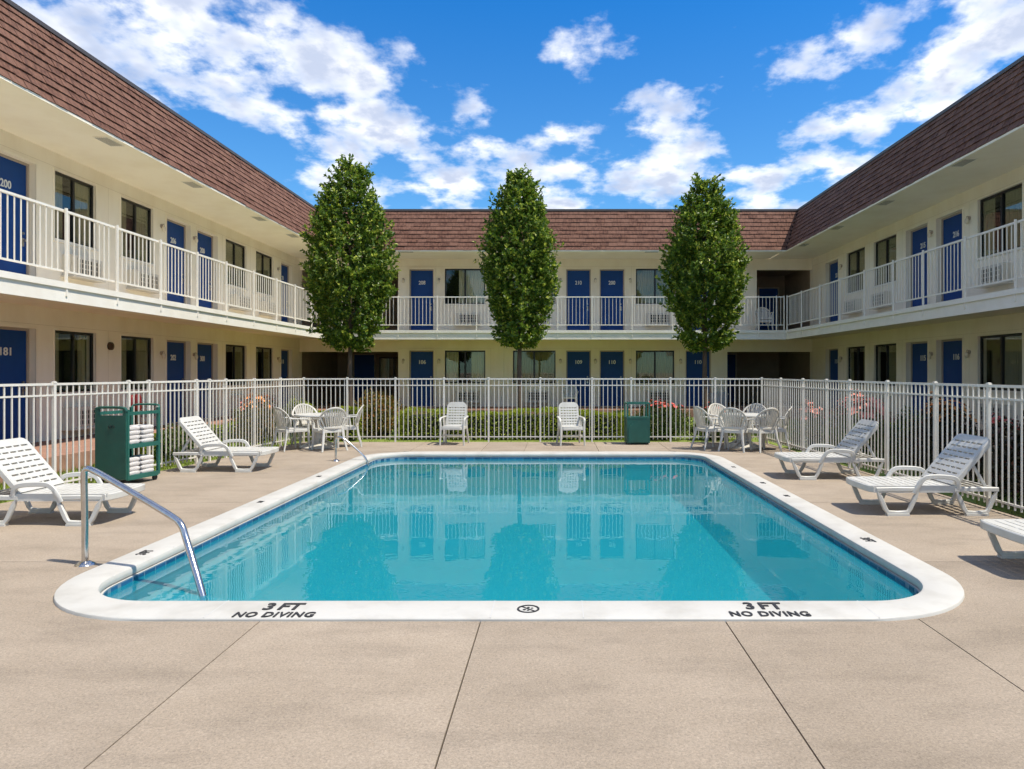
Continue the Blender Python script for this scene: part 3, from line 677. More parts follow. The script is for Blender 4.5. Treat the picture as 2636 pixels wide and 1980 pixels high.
fence((FL(4.0), 4.0), (FL(FB-.05), FB-.05), [(FL(y), y) for y in lp[1:]], 'white picket metal fence running along the left edge of the deck')
rp = [14.29, 13.16, 12.14, 11.28, 10.11, 8.94, 7.91, 6.85, 5.8, 4.7]
fence((FR(4.0), 4.0), (FR(FB-.05), FB-.05), [(FR(y), y) for y in rp], 'white picket metal fence running along the right edge of the deck')
bp_ = [(x-1436)*FB/1800 for x in (782, 894, 1018, 1143, 1258, 1391, 1524, 1625, 1726, 1841, 1961)]
fence((-5.6, FB), (4.5, FB), [(x, FB) for x in bp_], 'white picket metal fence across the far end of the deck')

# ================================================================== VEGETATION
def leaf_mesh(name, P, D, Nn, L_, W, m, fold=.25):
    """folded two-triangle leaves: P base points, D direction, Nn normal"""
    D = D/np.linalg.norm(D, axis=1, keepdims=True); S = np.cross(D, Nn); S /= np.linalg.norm(S, axis=1, keepdims=True)+1e-9; U = np.cross(S, D)
    L_ = L_[:, None]; W = W[:, None]
    mid = P+D*L_*.45
    V = np.stack([P, mid+S*W*.5+U*W*fold, P+D*L_, mid-S*W*.5+U*W*fold], 1).reshape(-1, 3)
    n = len(P); i = np.arange(n)*4
    F = np.stack([np.stack([i, i+1, i+2], 1), np.stack([i, i+2, i+3], 1)], 1).reshape(-1, 3)
    me = bpy.data.meshes.new(name); me.from_pydata(V.tolist(), [], F.tolist()); me.update(); me.materials.append(m); return me
def unit(n):
    v = rng.normal(size=(n, 3)); return v/np.linalg.norm(v, axis=1, keepdims=True)
HP = np.array([0, .05, .14, .28, .42, .55, .70, .82, .92, 1.0]); RP = np.array([.18, .42, .68, .90, 1.0, .93, .74, .52, .30, .04])
def tree(x, y, ztop, zbot, rad, label, seed):
    global rng
    rng = np.random.default_rng(seed); random.seed(seed)
    t = thing('columnar_tree', label, 'tree', (x, y, -.08), 0, 'columnar trees behind the far fence')
    H = ztop-zbot; z0 = zbot+.08
    tk = MB(); pts = [(0, 0, -.05), (.01, .01, .5), (-.015, 0, 1.2), (0.01, .01, z0+.2), (.0, -.01, z0+H*.4), (.02, 0, z0+H*.75), (0, 0, z0+H*.95)]
    tk.tube(smooth_path(pts), .085, 12, scale=None)
    n = len(tk.v)//12
    for i in range(len(tk.v)):
        k = (i//12)/(n-1); s = 1.25-.35*min(1, k*6) if k < .16 else .9*(1-(k-.16)/.84)+.05
        vx, vy, vz = tk.v[i]; tk.v[i] = (vx*s, vy*s, vz)
    for k in range(16):
        h = .02+.75*k/16; a = k*2.4+seed; rr = rad*np.interp(h, HP, RP)*.75
        b0 = Vector((0, 0, z0+H*h*.85)); b1 = b0+Vector((math.cos(a)*rr, math.sin(a)*rr, H*.16+.1))
        tk.tube(smooth_path([b0, b0.lerp(b1, .5)+Vector((0, 0, -.06)), b1], 1), .022, 6, scale=[1, .85, .7, .5, .3, .2][:len(smooth_path([b0, b0, b1], 1))])
    obj('trunk', tk.mesh('trunk', m_bark, 60), t)
    # shoots
    M_ = 2000
    h = rng.random(M_*3); keep = rng.random(M_*3) < np.interp(h, HP, RP)*.9+.1; h = h[keep][:M_]
    M_ = len(h); a = rng.random(M_)*2*PI; rho = .38+.62*rng.random(M_)**.5
    lump = 1+.10*np.sin(3*a+9*h+seed)+.09*np.sin(5*a-19*h)+rng.normal(size=M_)*.045
    r = rad*np.interp(h, HP, RP)*rho*lump
    base = np.stack([r*np.cos(a), r*np.sin(a), z0+H*h*.965], 1)
    out = np.stack([np.cos(a), np.sin(a), np.zeros(M_)], 1)
    dirs = out*(.55+.3*rng.random((M_, 1)))+np.array([0, 0, 1])*(.55+.5*rng.random((M_, 1)))+unit(M_)*.25
    dirs[h < .12, 2] *= .1
    stray = rng.random(M_) < .05; base[stray] += out[stray]*(.06+.10*rng.random((stray.sum(), 1)))+np.array([0, 0, .05])
    dirs /= np.linalg.norm(dirs, axis=1, keepdims=True)
    ln = .14+.20*rng.random(M_)
    K = 16; k = np.tile(np.arange(K), M_); idx = np.repeat(np.arange(M_), K)
    f = (k+.3)/K
    P = base[idx]+dirs[idx]*(ln[idx]*f)[:, None]
    rad_ = unit(len(P)); dd = dirs[idx]*(.35+.5*f)[:, None]+rad_*.85
    nn = dirs[idx]+unit(len(P))*.5
    L_ = (.072+.045*rng.random(len(P))); W = L_*(.52+.15*rng.random(len(P)))
    obj('crown', leaf_mesh('crown', P, dd, nn, L_, W, m_leaf), t)
    return t
tree(-5.20, 17.5, 6.90, 2.05, .97, 'tallest columnar green tree, behind the left patio table', 3)
tree(-.96, 17.5, 6.60, 2.15, .80, 'slim columnar green tree, middle of the three behind the pool', 5)
tree(3.68, 17.5, 6.45, 2.03, .90, 'columnar green tree behind the bin and right patio table', 8)
def bush(name, label, cat, loc, size, n, lm, leaf=.05, flowers=None, fm=None, box=False, group=None, core=.8, top_only=True, fsize=.03):
    t = thing(name, label, cat, loc, 0, group); sx, sy, sz = size
    if box:
        u = rng.random((n, 3))*2-1; ax = rng.integers(0, 5, n); sg_ = np.sign(u)
        u[ax < 2, 2] = 1-.08*rng.random((ax < 2).sum()); u[ax == 2, 1] = -1; u[ax == 3, 1] = 1
        e = ax == 4; u[e, 0] = sg_[e, 0]
        P = u*np.array([sx, sy, sz/2])*(1-.10*rng.random((n, 1)))+np.array([0, 0, sz/2])
        P[:, 2] += .05*np.sin(P[:, 0]*2.1)+.03*np.sin(P[:, 0]*7.3+P[:, 1]*4); Nn = u.copy()
    else:
        v = unit(n); v[:, 2] = np.abs(v[:, 2])*1.0-.25*rng.random(n)
        q = (.62+.38*rng.random((n, 1))**.6)*(1+.14*np.sin(6*v[:, :1]+3)*np.cos(5*v[:, 1:2]))
        P = v*q*np.array([sx, sy, sz*.8])+np.array([0, 0, sz*.22]); P[:, 2] = np.maximum(P[:, 2], .0); Nn = v
    D = Nn*.6+unit(n)*.8+np.array([0, 0, .35])
    L_ = leaf*(.7+.6*rng.random(n))
    obj('foliage', leaf_mesh('foliage', P, D, Nn+unit(n)*.5, L_, L_*.55, lm), t)
    cb = MB()
    if box: cb.box(-sx*.9, sx*.9, -sy*.85, sy*.85, 0, sz*.86)
    else: cb.ball((0, 0, sz*.33), 1, 12, 7, (sx*.72*core, sy*.72*core, sz*.5*core))
    for k in range(5): cb.tube([(sx*.3*math.cos(k*1.3), sy*.3*math.sin(k*1.3), -.02), (sx*.4*math.cos(k*1.3), sy*.4*math.sin(k*1.3), sz*.4)], .012, 5)
    obj('branches', cb.mesh('branches', m_core), t)
    if flowers:
        fmb = MB(); sel = np.argsort(-(P[:, 2]+(.5*sz*rng.random(n) if top_only else 3*rng.random(n))))[:flowers]
        for i in sel:
            c = Vector(P[i])+Vector(Nn[i]).normalized()*leaf*.6; s = fsize*(.6+.7*random.random())
            ax = Vector(Nn[i]).normalized(); q = ax.to_track_quat('Z', 'Y')
            for k in range(5):
                w = q @ Vector((math.cos(k*1.257), math.sin(k*1.257), .35)); w2 = q @ Vector((-math.sin(k*1.257), math.cos(k*1.257), 0))
                fmb.add([c, c+w*s*.7+w2*s*.45, c+w*s*1.15, c+w*s*.7-w2*s*.45], [(0, 1, 2), (0, 2, 3)])
        obj('blossom', fmb.mesh('blossom', fm), t)
    return t
rng = np.random.default_rng(21)
bush('box_hedge', 'long clipped yellow-green hedge behind the far fence', 'hedge', (-1.05, 16.9, -.07), (2.75, .42, .66), 15000, m_hedge, .055, box=True)
bush('box_hedge', 'short low green hedge behind the left patio table', 'hedge', (-5.3, 16.6, -.07), (.62, .35, .72), 4200, m_hedge, .055, box=True)
bush('box_hedge', 'low bright hedge strip beside the left walkway behind the far lounge chair', 'hedge', (-7.55, 14.6, -.07), (.22, 2.2, .42), 6000, m_hedge, .05, box=True)
bush('box_hedge', 'low bright hedge strip beside the right walkway under room 115', 'hedge', (7.0, 13.3, -.07), (.5, 1.9, .46), 6500, m_hedge, .05, box=True)
bush('shrub', 'round shrub with orange tinged leaves behind the left patio chairs', 'shrub', (-4.45, 17.2, -.07), (.72, .6, 1.15), 4500, m_orange, .06)
bush('shrub', 'dark shrub dotted with red flowers behind the green bin', 'shrub', (2.45, 16.7, -.07), (.75, .5, .92), 4800, m_shrub, .06, 60, m_redf, fsize=.045)
bush('shrub', 'small dark shrub with red tips beside the right patio chairs behind the far fence', 'shrub', (3.75, 16.6, -.07), (.55, .45, .8), 3000, m_shrub, .06, 40, m_redf, fsize=.04)
bush('rose_bush', 'leggy bush of salmon blossoms behind the right fence near the patio chairs', 'bush', (5.55, 12.9, -.07), (.50, .85, 1.22), 2600, m_shrub, .06, 210, m_pink, fsize=.055, core=.55)
bush('rose_bush', 'small pink flowering bush in the corner behind the right fence', 'bush', (5.25, 14.5, -.07), (.35, .4, .95), 1400, m_shrub, .06, 80, m_pink, fsize=.05, core=.5)
bush('rose_bush', 'dark rounded bush topped with orange and red flowers behind the right lounge chairs', 'bush', (6.0, 10.9, -.07), (.55, .55, 1.22), 3500, m_maroon, .06, 120, m_orf, fsize=.045)
bush('rose_bush', 'big dark maroon bush with red flowers behind the nearest full lounge chair', 'bush', (5.95, 7.9, -.07), (.78, 1.15, 1.36), 9000, m_maroon, .065, 220, m_redf, fsize=.032)
bush('rose_bush', 'orange flowering bush by the left corner of the fence', 'bush', (-6.35, 14.7, -.07), (.38, .45, 1.18), 2200, m_orange, .06, 90, m_orf, fsize=.045, core=.5)
bush('rose_bush', 'sparse bush with pink flowers on the lawn along the left walkway', 'bush', (-7.35, 17.2, -.07), (.45, 1.3, .98), 2400, m_shrub, .06, 130, m_pink, fsize=.05, core=.5)
bush('shrub', 'leafy green shrub on the left lawn just beyond the far lounge chair', 'shrub', (-7.1, 13.0, -.07), (.42, .6, .62), 2600, m_shrub, .06)
bush('shrub', 'bright green shrub behind the fence corner left of the patio chairs', 'shrub', (-7.3, 19.6, -.07), (.5, .9, .85), 3000, m_hedge, .06)
bush('shrub', 'dark green shrub behind the right fence between orange flowers and salmon blossoms', 'shrub', (6.3, 12.3, -.07), (.55, .7, .95), 3600, m_shrub, .06)
bush('shrub', 'dark red leaved shrub behind the right fence beyond the big maroon bush', 'shrub', (6.1, 9.5, -.07), (.5, .5, 1.0), 3400, m_maroon, .06, 50, m_redf, fsize=.032)
bush('shrub', 'low dark shrub behind the right fence at the edge of the frame', 'shrub', (5.75, 6.2, -.07), (.5, .7, 1.0), 3600, m_maroon, .06, 40, m_redf, fsize=.03)
def grass():
    n = 26000; P = np.zeros((n, 3)); q = rng.random(n)
    y = 4+21*rng.random(n); side = q < .55
    P[:, 1] = np.where(q < .8, y, 15.8+9*rng.random(n))
    xl = FL(P[:, 1])-.28; P[:, 0] = np.where(side, -7.92+(xl+7.92)*rng.random(n), 4.9+3.0*rng.random(n))
    P[:, 0] = np.where(q > .8, -5.6+10.5*rng.random(n), P[:, 0]); P[:, 2] = -.07
    bad = (P[:, 0] > -7.95) & (P[:, 0] < 7.95) & ((P[:, 1] > 15.7) | (P[:, 0] < xl) | (P[:, 0] > FR(P[:, 1])+.28)); P = P[bad]; n = len(P)
    D = np.array([0, 0, 1.0])+unit(n)*.5; L_ = .05+.06*rng.random(n)
    tag(obj('grass', leaf_mesh('grass', P, D, unit(n), L_, L_*0+.012, m_grass)), 'short mown grass between the fence and the motel walkways', 'grass', kind='stuff')
grass()

# ================================================================== FURNITURE
def mapper(o, a, b, c):
    o, a, b, c = Vector(o), Vector(a), Vector(b), Vector(c)
    return lambda x, y, z: o+a*x+b*y+c*z
def slotted(mb, L_, W, T, rows, nslot, sh, m0, m1, fn, side=.045, bridge=.02, roundtop=0):
    """panel L_ long (x), W wide (y), T thick (z) with rows of slots"""
    pitch = (L_-m0-m1)/max(1, rows-1); xs = [m0+i*pitch for i in range(rows)]
    prev = 0
    for x in xs:
        mb.box(prev, x-sh/2, -W/2, W/2, 0, T, fn); prev = x+sh/2
        mb.box(x-sh/2, x+sh/2, -W/2, -W/2+side, .001, T-.001, fn); mb.box(x-sh/2, x+sh/2, W/2-side, W/2, .001, T-.001, fn)
        inner = W-2*side
        for k in range(1, nslot):
            yc = -W/2+side+inner*k/nslot; mb.box(x-sh/2, x+sh/2, yc-bridge/2, yc+bridge/2, .001, T-.001, fn)
    if roundtop:
        r = roundtop; mb.prism([(prev, -W/2)]+arc(L_-r, -W/2+r, r, -90, 0, 6)+arc(L_-r, W/2-r, r, 0, 90, 6)+[(prev, W/2)], 0, T, fn)
    else: mb.box(prev, L_, -W/2, W/2, 0, T, fn)
    return mb
def lounge_proto(label):
    t = thing('lounge_chair', label, 'lounge chair', (0, 0, 0), 0, 'white resin pool lounge chairs')
    W = .66; s = MB(); slotted(s, .92, W, .022, 10, 2, .013, .09, .09, mapper((.21, 0, .298), (1, 0, 0), (0, 1, 0), (0, 0, 1)), .05, .04)
    for y in (-1, 1): s.box(.23, 1.13, y*W/2-.012 if y > 0 else -W/2-.004, y*W/2+.004 if y > 0 else -W/2+.012, .248, .3215)
    s.bar(smooth_path([(.24, -W/2, .285), (.195, -W/2+.05, .285), (.19, 0, .283), (.195, W/2-.05, .285), (.24, W/2, .285)], 1), .07, .03, (0, 0, 1))
    obj('seat', s.mesh('seat', m_plast, 35), t)
    b = MB(); o = Vector((1.10, 0, .315)); e = Vector((1.53, 0, .815)); dv = e-o; Lb = dv.length; ux = dv.normalized(); nz = Vector((-ux.z, 0, ux.x))
    slotted(b, Lb, .62, .03, 8, 5, .020, .07, .10, mapper(o, ux, (0, 1, 0), nz), .05, .022, .075)
    for y in (-.305, .305): b.bar([o+Vector((0, y, 0)), e-ux*.06+Vector((0, y, 0))], .055, .024, (nz.x, 0, nz.z))
    obj('backrest', b.mesh('backrest', m_plast, 35), t)
    for y in (-1, 1):
        yy = y*(W/2-.004)
        for x0, dx, nm in ((.49, 0, 'leg'), (1.34, 0, 'leg')):
            lp_ = [(x0-.225, yy, .282), (x0-.19, yy, .20), (x0-.135, yy*1.0, .075), (x0-.105, yy, .032), (x0, yy, .026), (x0+.105, yy, .032), (x0+.135, yy, .075), (x0+.19, yy, .20), (x0+.225, yy, .282), (x0, yy, .285)]
            l = MB().bar(lp_, .034, .05, (0, 1, 0), True); l.box(x0-.12, x0+.12, yy-.03, yy+.03, 0, .022)
            l.v = [(vx, vy, vz) for vx, vy, vz in l.v]
            obj(nm, l.mesh('leg', m_plast, 45), t)
        ar = smooth_path([(.66, yy*1.03, .24), (.70, yy*1.05, .31), (.75, yy*1.06, .395), (.83, yy*1.06, .425), (1.06, yy*1.06, .415), (1.13, yy*1.05, .385), (1.15, yy*1.02, .29)], 2)
        obj('armrest', MB().bar(ar, .026, .05, (0, 1, 0)).mesh('armrest', m_plast, 45), t)
        obj('base_rail', MB().box(1.10, 1.575, yy-.018, yy+.018, .262, .298).mesh('base_rail', m_plast), t)
        obj('prop', MB().bar([(1.33, y*.25, .56), (1.50, y*.25, .27)], .02, .035, (0, 1, 0)).mesh('prop', m_plast), t)
    rk = MB()
    for x in (1.18, 1.27, 1.36, 1.45, 1.545): rk.box(x, x+.03, -W/2, W/2, .266, .294)
    obj('rack', rk.mesh('rack', m_plast), t)
    return t
lc = lounge_proto('x'); first = True
for x, y, rz, lab in ((-4.33, 7.37, 180, 'white lounge chair nearest on the left, its head end cut by the frame'),
                      (-4.36, 11.12, 180, 'white lounge chair at the left fence beyond the green towel cart'),
                      (3.10, 10.36, 0, 'white lounge chair farthest on the right, by the salmon flowers'),
                      (3.17, 7.86, 0, 'white lounge chair in front of the big maroon bush on the right'),
                      (3.31, 5.50, 0, 'white lounge chair at the right edge, only its foot end showing')):
    o = lc if first else copy_tree(lc); first = False
    o.location = (x, y, .022-.022+.0); o.rotation_euler = (0, 0, R(rz+random.uniform(-1, 1))); o['label'] = lab
def chair_proto(label):
    t = thing('patio_chair', label, 'chair', (0, 0, 0), 0, 'white resin patio chairs')
    S = MB(); sp = [(-.19, .20), (-.245, -.05), (-.25, -.22), (-.21, -.255), (.21, -.255), (.25, -.22), (.245, -.05), (.19, .20)]
    S.prism(sp, .395, .42, lambda x, y, z: (x, y, z+(.012 if y < 0 else -.005)-.02*(1-min(1, abs(x)/.2))*(z > .4)))
    S.bar([(x*.985, y*.985, .385) for x, y in sp], .05, .016, (0, 0, 1), True)
    obj('seat', S.mesh('seat', m_plast, 35), t)
    yb = lambda x, z: .20+.11*(z-.41)/.42-1.15*x*x
    Bk = MB(); rim = []
    for i in range(25):
        a = PI*(-.12+1.24*i/24); x = .265*math.cos(a); z = .60+.245*math.sin(a); rim.append((x, yb(x, z), z))
    rim = [(.175, yb(.175, .42), .42)]+rim+[(-.175, yb(-.175, .42), .42)]
    Bk.bar(rim, .018, .040, (0, 1, 0))
    for i in range(-5, 6):
        th = i*.155; xb = .030*i; xt = .252*math.sin(th*1.12*1.55/1.55*1.2) if abs(i) < 5 else .25*(1 if i > 0 else -1)
        zt = .60+.23*math.sqrt(max(.02, 1-(xt/.262)**2)); pts = []
        for k in range(6):
            f = k/5; x = xb+(xt-xb)*f; z = .43+(zt-.43)*f; pts.append((x, yb(x, z)-.002, z))
        Bk.bar(pts, .012, .030, (0, 1, 0), scale=[.75, .9, 1.05, 1.15, 1.2, 1.1])
    Bk.bar([(x, yb(x, .47), .455) for x in (-.18, -.09, 0, .09, .18)], .014, .06, (0, 1, 0))
    obj('backrest', Bk.mesh('backrest', m_plastw, 50), t)
    for s in (-1, 1):
        obj('armrest', MB().bar(smooth_path([(s*.255, yb(.255, .62)+.01, .635), (s*.285, .0, .625), (s*.285, -.15, .62), (s*.275, -.215, .60), (s*.255, -.23, .52)], 1), .022, .05, (0, 0, 1)).mesh('armrest', m_plast, 50), t)
        obj('armrest_support', MB().bar([(s*.255, .03, .62), (s*.235, .06, .40)], .02, .03, (0, 1, 0)).mesh('armrest_support', m_plast), t)
        obj('leg', MB().bar([(s*.25, -.23, .55), (s*.24, -.235, .42), (s*.245, -.245, .2), (s*.262, -.262, 0)], .034, .055, (0, 1, 0), scale=[.8, 1.15, .95, .7]).mesh('leg', m_plast, 50), t)
        obj('leg', MB().bar([(s*.18, .19, .43), (s*.20, .215, .25), (s*.245, .285, 0)], .034, .05, (0, 1, 0), scale=[1.1, 1, .7]).mesh('leg', m_plast, 50), t)
    return t
pc = chair_proto('x'); first = True
def face(cx, cy, tx, ty): return math.atan2(ty-cy, tx-cx)+PI/2
TL = (-4.92, 14.35); TR = (3.80, 14.35)
for x, y, tg, lab in ((-5.30, 13.87, TL, 'white patio chair left of the left round table, its solid back turned to us'),
                      (-5.28, 14.78, TL, 'white patio chair behind the left round table, facing the pool'),
                      (-4.50, 13.80, TL, 'white patio chair in front of the left table, beside the far handrail'),
                      (-4.36, 14.50, TL, 'white patio chair on the right side of the left round table'),
                      (3.05, 14.05, TR, 'white patio chair at the left side of the right round table'),
                      (3.47, 13.72, TR, 'white patio chair with its back to us, left one before the right table'),
                      (3.55, 14.95, TR, 'white patio chair behind the right round table on its left'),
                      (3.98, 13.66, (3.7, 14.4), 'white patio chair with its back to us, right one before the right table'),
                      (4.15, 14.92, TR, 'white patio chair behind the right round table in the fence corner'),
                      (4.35, 13.98, (3.5, 14.3), 'white patio chair seen side-on at the right end of the right table'),
                      (.45, 25.7, (.3, 20), 'white patio chair standing on the walkway by door 109'),
                      (7.70, 26.1, (7.4, 20), 'white patio chair on the upper balcony at the right corner')):
    o = pc if first else copy_tree(pc); first = False
    o.location = (x, y, 3.03 if y == 26.1 else (.2 if y == 25.7 else 0)); o.rotation_euler = (0, 0, face(x, y, *tg)); o['label'] = lab
o = copy_tree(pc); o.location = (7.70, 26.13, 3.13); o.rotation_euler = (0, 0, face(7.7, 26.1, 7.4, 20)); o['label'] = 'white patio chair stacked on top of another on the upper balcony'
def table(x, y, label):
    t = thing('round_table', label, 'table', (x, y, 0), 0, 'white round patio tables')
    obj('table_top', MB().lathe([(.0001, .685), (.44, .685), (.465, .68), (.47, .668), (.465, .645), (.45, .64), (.44, .655), (.0001, .655)], 40).mesh('table_top', m_plast, 40), t)
    obj('pedestal', MB().lathe([(.17, .655), (.13, .60), (.10, .45), (.10, .25), (.13, .10), (.16, .06)], 16).mesh('pedestal', m_plastw, 40), t)
    obj('base', MB().lathe([(.16, .10), (.24, .07), (.34, .035), (.37, .02), (.37, 0), (.0001, 0)], 28).mesh('base', m_plastw, 40), t)
    for k in range(4):
        a = R(45+90*k); obj('foot', MB().bar([(.10*math.cos(a), .10*math.sin(a), .16), (.25*math.cos(a), .25*math.sin(a), .08), (.40*math.cos(a), .40*math.sin(a), .02)], .04, .06, (0, 0, 1), scale=[1, .9, .7]).mesh('foot', m_plastw, 40), t)
table(*TL, 'white round patio table near the left fence corner'); table(*TR, 'white round patio table near the right fence corner')
def highback_proto(label):
    t = thing('highback_chair', label, 'chair', (0, 0, 0), 0, 'white highback poolside chairs')
    s = MB(); slotted(s, .46, .46, .025, 4, 3, .014, .1, .1, mapper((0, .20, .365), (0, -1, .02), (1, 0, 0), (0, 0, 1)), .05, .04, .05)
    s.bar([(-.23, .2, .352), (-.23, -.22, .352), (-.19, -.262, .35), (.19, -.262, .35), (.23, -.22, .352), (.23, .2, .352)], .05, .018, (0, 0, 1))
    obj('seat', s.mesh('seat', m_plast, 35), t)
    b = MB(); o = Vector((0, .17, .36)); e = Vector((0, .30, .885)); u = (e-o).normalized()
    slotted(b, (e-o).length, .43, .028, 7, 6, .020, .065, .125, mapper(o, u, (-1, 0, 0), (0, -u.z, u.y)), .04, .020, .11)
    obj('backrest', b.mesh('backrest', m_plast, 35), t)
    for q in (-1, 1):
        obj('armrest', MB().bar(smooth_path([(q*.235, .23, .585), (q*.26, .05, .575), (q*.262, -.17, .57), (q*.258, -.225, .54), (q*.252, -.235, .45)], 1), .022, .045, (0, 0, 1)).mesh('armrest', m_plast, 50), t)
        obj('armrest_support', MB().bar([(q*.25, .0, .57), (q*.235, .02, .36)], .02, .025, (0, 1, 0)).mesh('armrest_support', m_plast), t)
        obj('leg', MB().bar([(q*.25, -.235, .50), (q*.243, -.24, .35), (q*.255, -.255, 0)], .034, .045, (0, 1, 0), scale=[.9, 1.1, .75]).mesh('leg', m_plast, 50), t)
        obj('leg', MB().bar([(q*.215, .22, .60), (q*.225, .16, .36), (q*.25, .30, 0)], .034, .045, (0, 1, 0), scale=[.8, 1.1, .75]).mesh('leg', m_plast, 50), t)
    obj('stretcher', MB().bar([(-.24, -.10, .20), (.24, -.10, .20)], .02, .03, (0, 1, 0)).mesh('stretcher', m_plastw), t)
    return t
hb = highback_proto('white slotted highback chair before the far fence, left one')
hb.location = (-2.21, 14.95, 0); hb.rotation_euler = (0, 0, R(-4))
o = copy_tree(hb); o.location = (.27, 14.85, 0); o.rotation_euler = (0, 0, R(9)); o['label'] = 'white slotted highback chair before the far fence, nearer the green bin'

# green towel cart
cart = thing('towel_cart', 'dark green towel cart with solid end panel and two stocked shelves', 'cart', (-5.84, 9.45, 0), R(-11.5))
CWd, CL = .49, .62
def endpanel(y0, y1):
    p = MB(); p.box(-CWd, 0, y0, y1, .085, .955); p.box(-CWd, -CWd+.05, y0, y1, .955, 1.04); p.box(-.05, 0, y0, y1, .955, 1.04)
    p.bar(smooth_path([(-CWd, (y0+y1)/2, 1.01), (-CWd+.02, (y0+y1)/2, 1.06), (-CWd/2, (y0+y1)/2, 1.065), (-.02, (y0+y1)/2, 1.06), (0, (y0+y1)/2, 1.01)], 2), .035, .035, (0, 0, 1)); return p
ep = obj('end_panel', endpanel(0, .03).mesh('end_panel', m_green, 40), cart)
lg = MB()
for c in (-.022, .022): lg.sweep([(c+.024*math.cos(a*PI/8), 0, .018*math.sin(a*PI/8)) for a in range(16)], [(.004, .002), (-.004, .002), (-.004, -.002), (.004, -.002)], True, (0, 1, 0))
obj('emblem', lg.mesh('emblem', m_rubber), ep, (-CWd*.5+.02, -.004, .80))
for x in (-CWd+.02, -.02): obj('post', MB().box(x-.018, x+.018, CL-.036, CL, .085, 1.04).mesh('post', m_greend), cart)
obj('handle', MB().tube(smooth_path([(-CWd+.02, CL-.018, 1.03), (-CWd+.03, CL+.02, 1.075), (-CWd/2, CL+.03, 1.08), (-.03, CL+.02, 1.075), (-.02, CL-.018, 1.03)], 2), .014, 8).mesh('handle', m_greend, 50), cart)
for z, rim in ((.115, .05), (.545, .035)):
    s = MB().box(-CWd+.003, -.003, .031, CL-.037, z-.02, z).box(-.022, 0, .031, CL-.037, z-.045, z+rim*.4).box(-CWd, -CWd+.02, .031, CL-.037, z-.045, z+rim)
    obj('shelf', s.mesh('shelf', m_greend), cart)
obj('top_rim', MB().box(-.02, .002, .031, CL-.037, .955, 1.0).box(-CWd-.002, -CWd+.02, .031, CL-.037, .955, 1.0).mesh('top_rim', m_greend), cart)
obj('post', MB().box(-.02, .004, .030, .062, .085, 1.0).mesh('post', m_greend), cart)
obj('back_panel', MB().box(-CWd-.001, -CWd+.010, .031, CL-.037, .10, .50).mesh('back_panel', m_green), cart)
for x in (-CWd+.05, -.05):
    for y in (.05, CL-.05):
        c = obj('caster', MB().box(x-.02, x+.02, y-.015, y+.015, .055, .085).mesh('caster', m_rubber), cart)
        obj('wheel', MB().tube([(x-.012, y, .04), (x+.012, y, .04)], .04, 14).mesh('wheel', m_rubber, 40), c)
def towel(x, y, z, rz, label, m=m_towel, s=(1, 1, 1)):
    # folded towel: two rounded layers
    t = MB()
    for k in range(2):
        z0 = k*.030*s[2]; n = 20; pr = []
        for i in range(n):
            a = 2*PI*i/n; cx = math.copysign(abs(math.cos(a))**.45, math.cos(a)); cz = math.copysign(abs(math.sin(a))**.8, math.sin(a))
            pr.append((cx*.115*s[0]*(1-.03*k), z0+.0165*s[2]+cz*.0165*s[2]))
        ys = [-.10, -.092, -.06, 0, .06, .092, .10]; sc_ = [.90, .985, 1, 1, 1, .985, .90]
        vs = [(px*sc_[j]+random.uniform(-.002, .002), ys[j]*s[1], (pz-z0-.0165*s[2])*(sc_[j] if 0 < j < 6 else .55)+z0+.0165*s[2]+.003*math.sin(j*2+k+px*30)) for j in range(7) for px, pz in pr]
        fs = [(j*n+i, j*n+(i+1) % n, (j+1)*n+(i+1) % n, (j+1)*n+i) for j in range(6) for i in range(n)]+[tuple(range(n-1, -1, -1)), tuple(range(6*n, 7*n))]
        t.add(vs, fs)
    q = cart.matrix_basis if False else None
    ca, sa = math.cos(R(-11.5)), math.sin(R(-11.5))
    wx, wy = -5.84+x*ca-y*sa, 9.45+x*sa+y*ca
    o = obj('folded_towel', t.mesh('folded_towel', m, 60), None, (wx, wy, z), (0, 0, R(-11.5)+R(rz))); tag(o, label, 'towel', 'towels on the green cart'); return o
SH = {'upper': .548, 'lower': .118}
for sh, z in SH.items():
    for side, y in (('front', .175), ('rear', .43)):
        for lev, dz in (('bottom', 0), ('top', .125)):
            towel(-.145, y, z+dz, 90+random.uniform(-7, 7), f'white folded towel, {lev} of the {side} pile on the cart\'s {sh} shelf', s=(1.0, 1.15, 2.0))
towel(-.33, .30, .55, 80, 'dark brown stand-in for shadow and brown trim behind the upper shelf piles', m_brown)  # added dark shapes standing for shadow and brown trim, not actual towels
towel(-.33, .24, .12, 85, 'dark brown stand-in for shadow and brown trim behind the lower shelf piles', m_brown, (1, 1, 1.9))

# green bin cart at the far fence
bn = thing('towel_bin', 'green towel return bin with arched front and open top frame', 'bin', (1.70, 15.02, 0), R(3))
obj('body', MB().box(-.245, .245, -.20, .20, .035, .565).box(-.25, .25, -.205, .205, .55, .585).mesh('body', m_green), bn)
ap = [(-.215, .06), (.215, .06), (.215, .33)]+arc(0, .27, .225, 16, 164, 16)+[(-.215, .33)]
obj('arch_panel', MB().prism(ap, 0, .02, lambda x, y, z: (x, -.2005-z, y)).mesh('arch_panel', m_green, 30), bn)
for x in (-.232, .232):
    for y in (-.185, .185): obj('post', MB().box(x-.016, x+.016, y-.016, y+.016, .585, .86).mesh('post', m_greend), bn)
obj('top_frame', MB().box(-.255, .255, -.205, -.165, .86, .895).box(-.255, .255, .165, .205, .86, .895).box(-.255, -.215, -.165, .165, .86, .895).box(.215, .255, -.165, .165, .86, .895).mesh('top_frame', m_greend), bn)
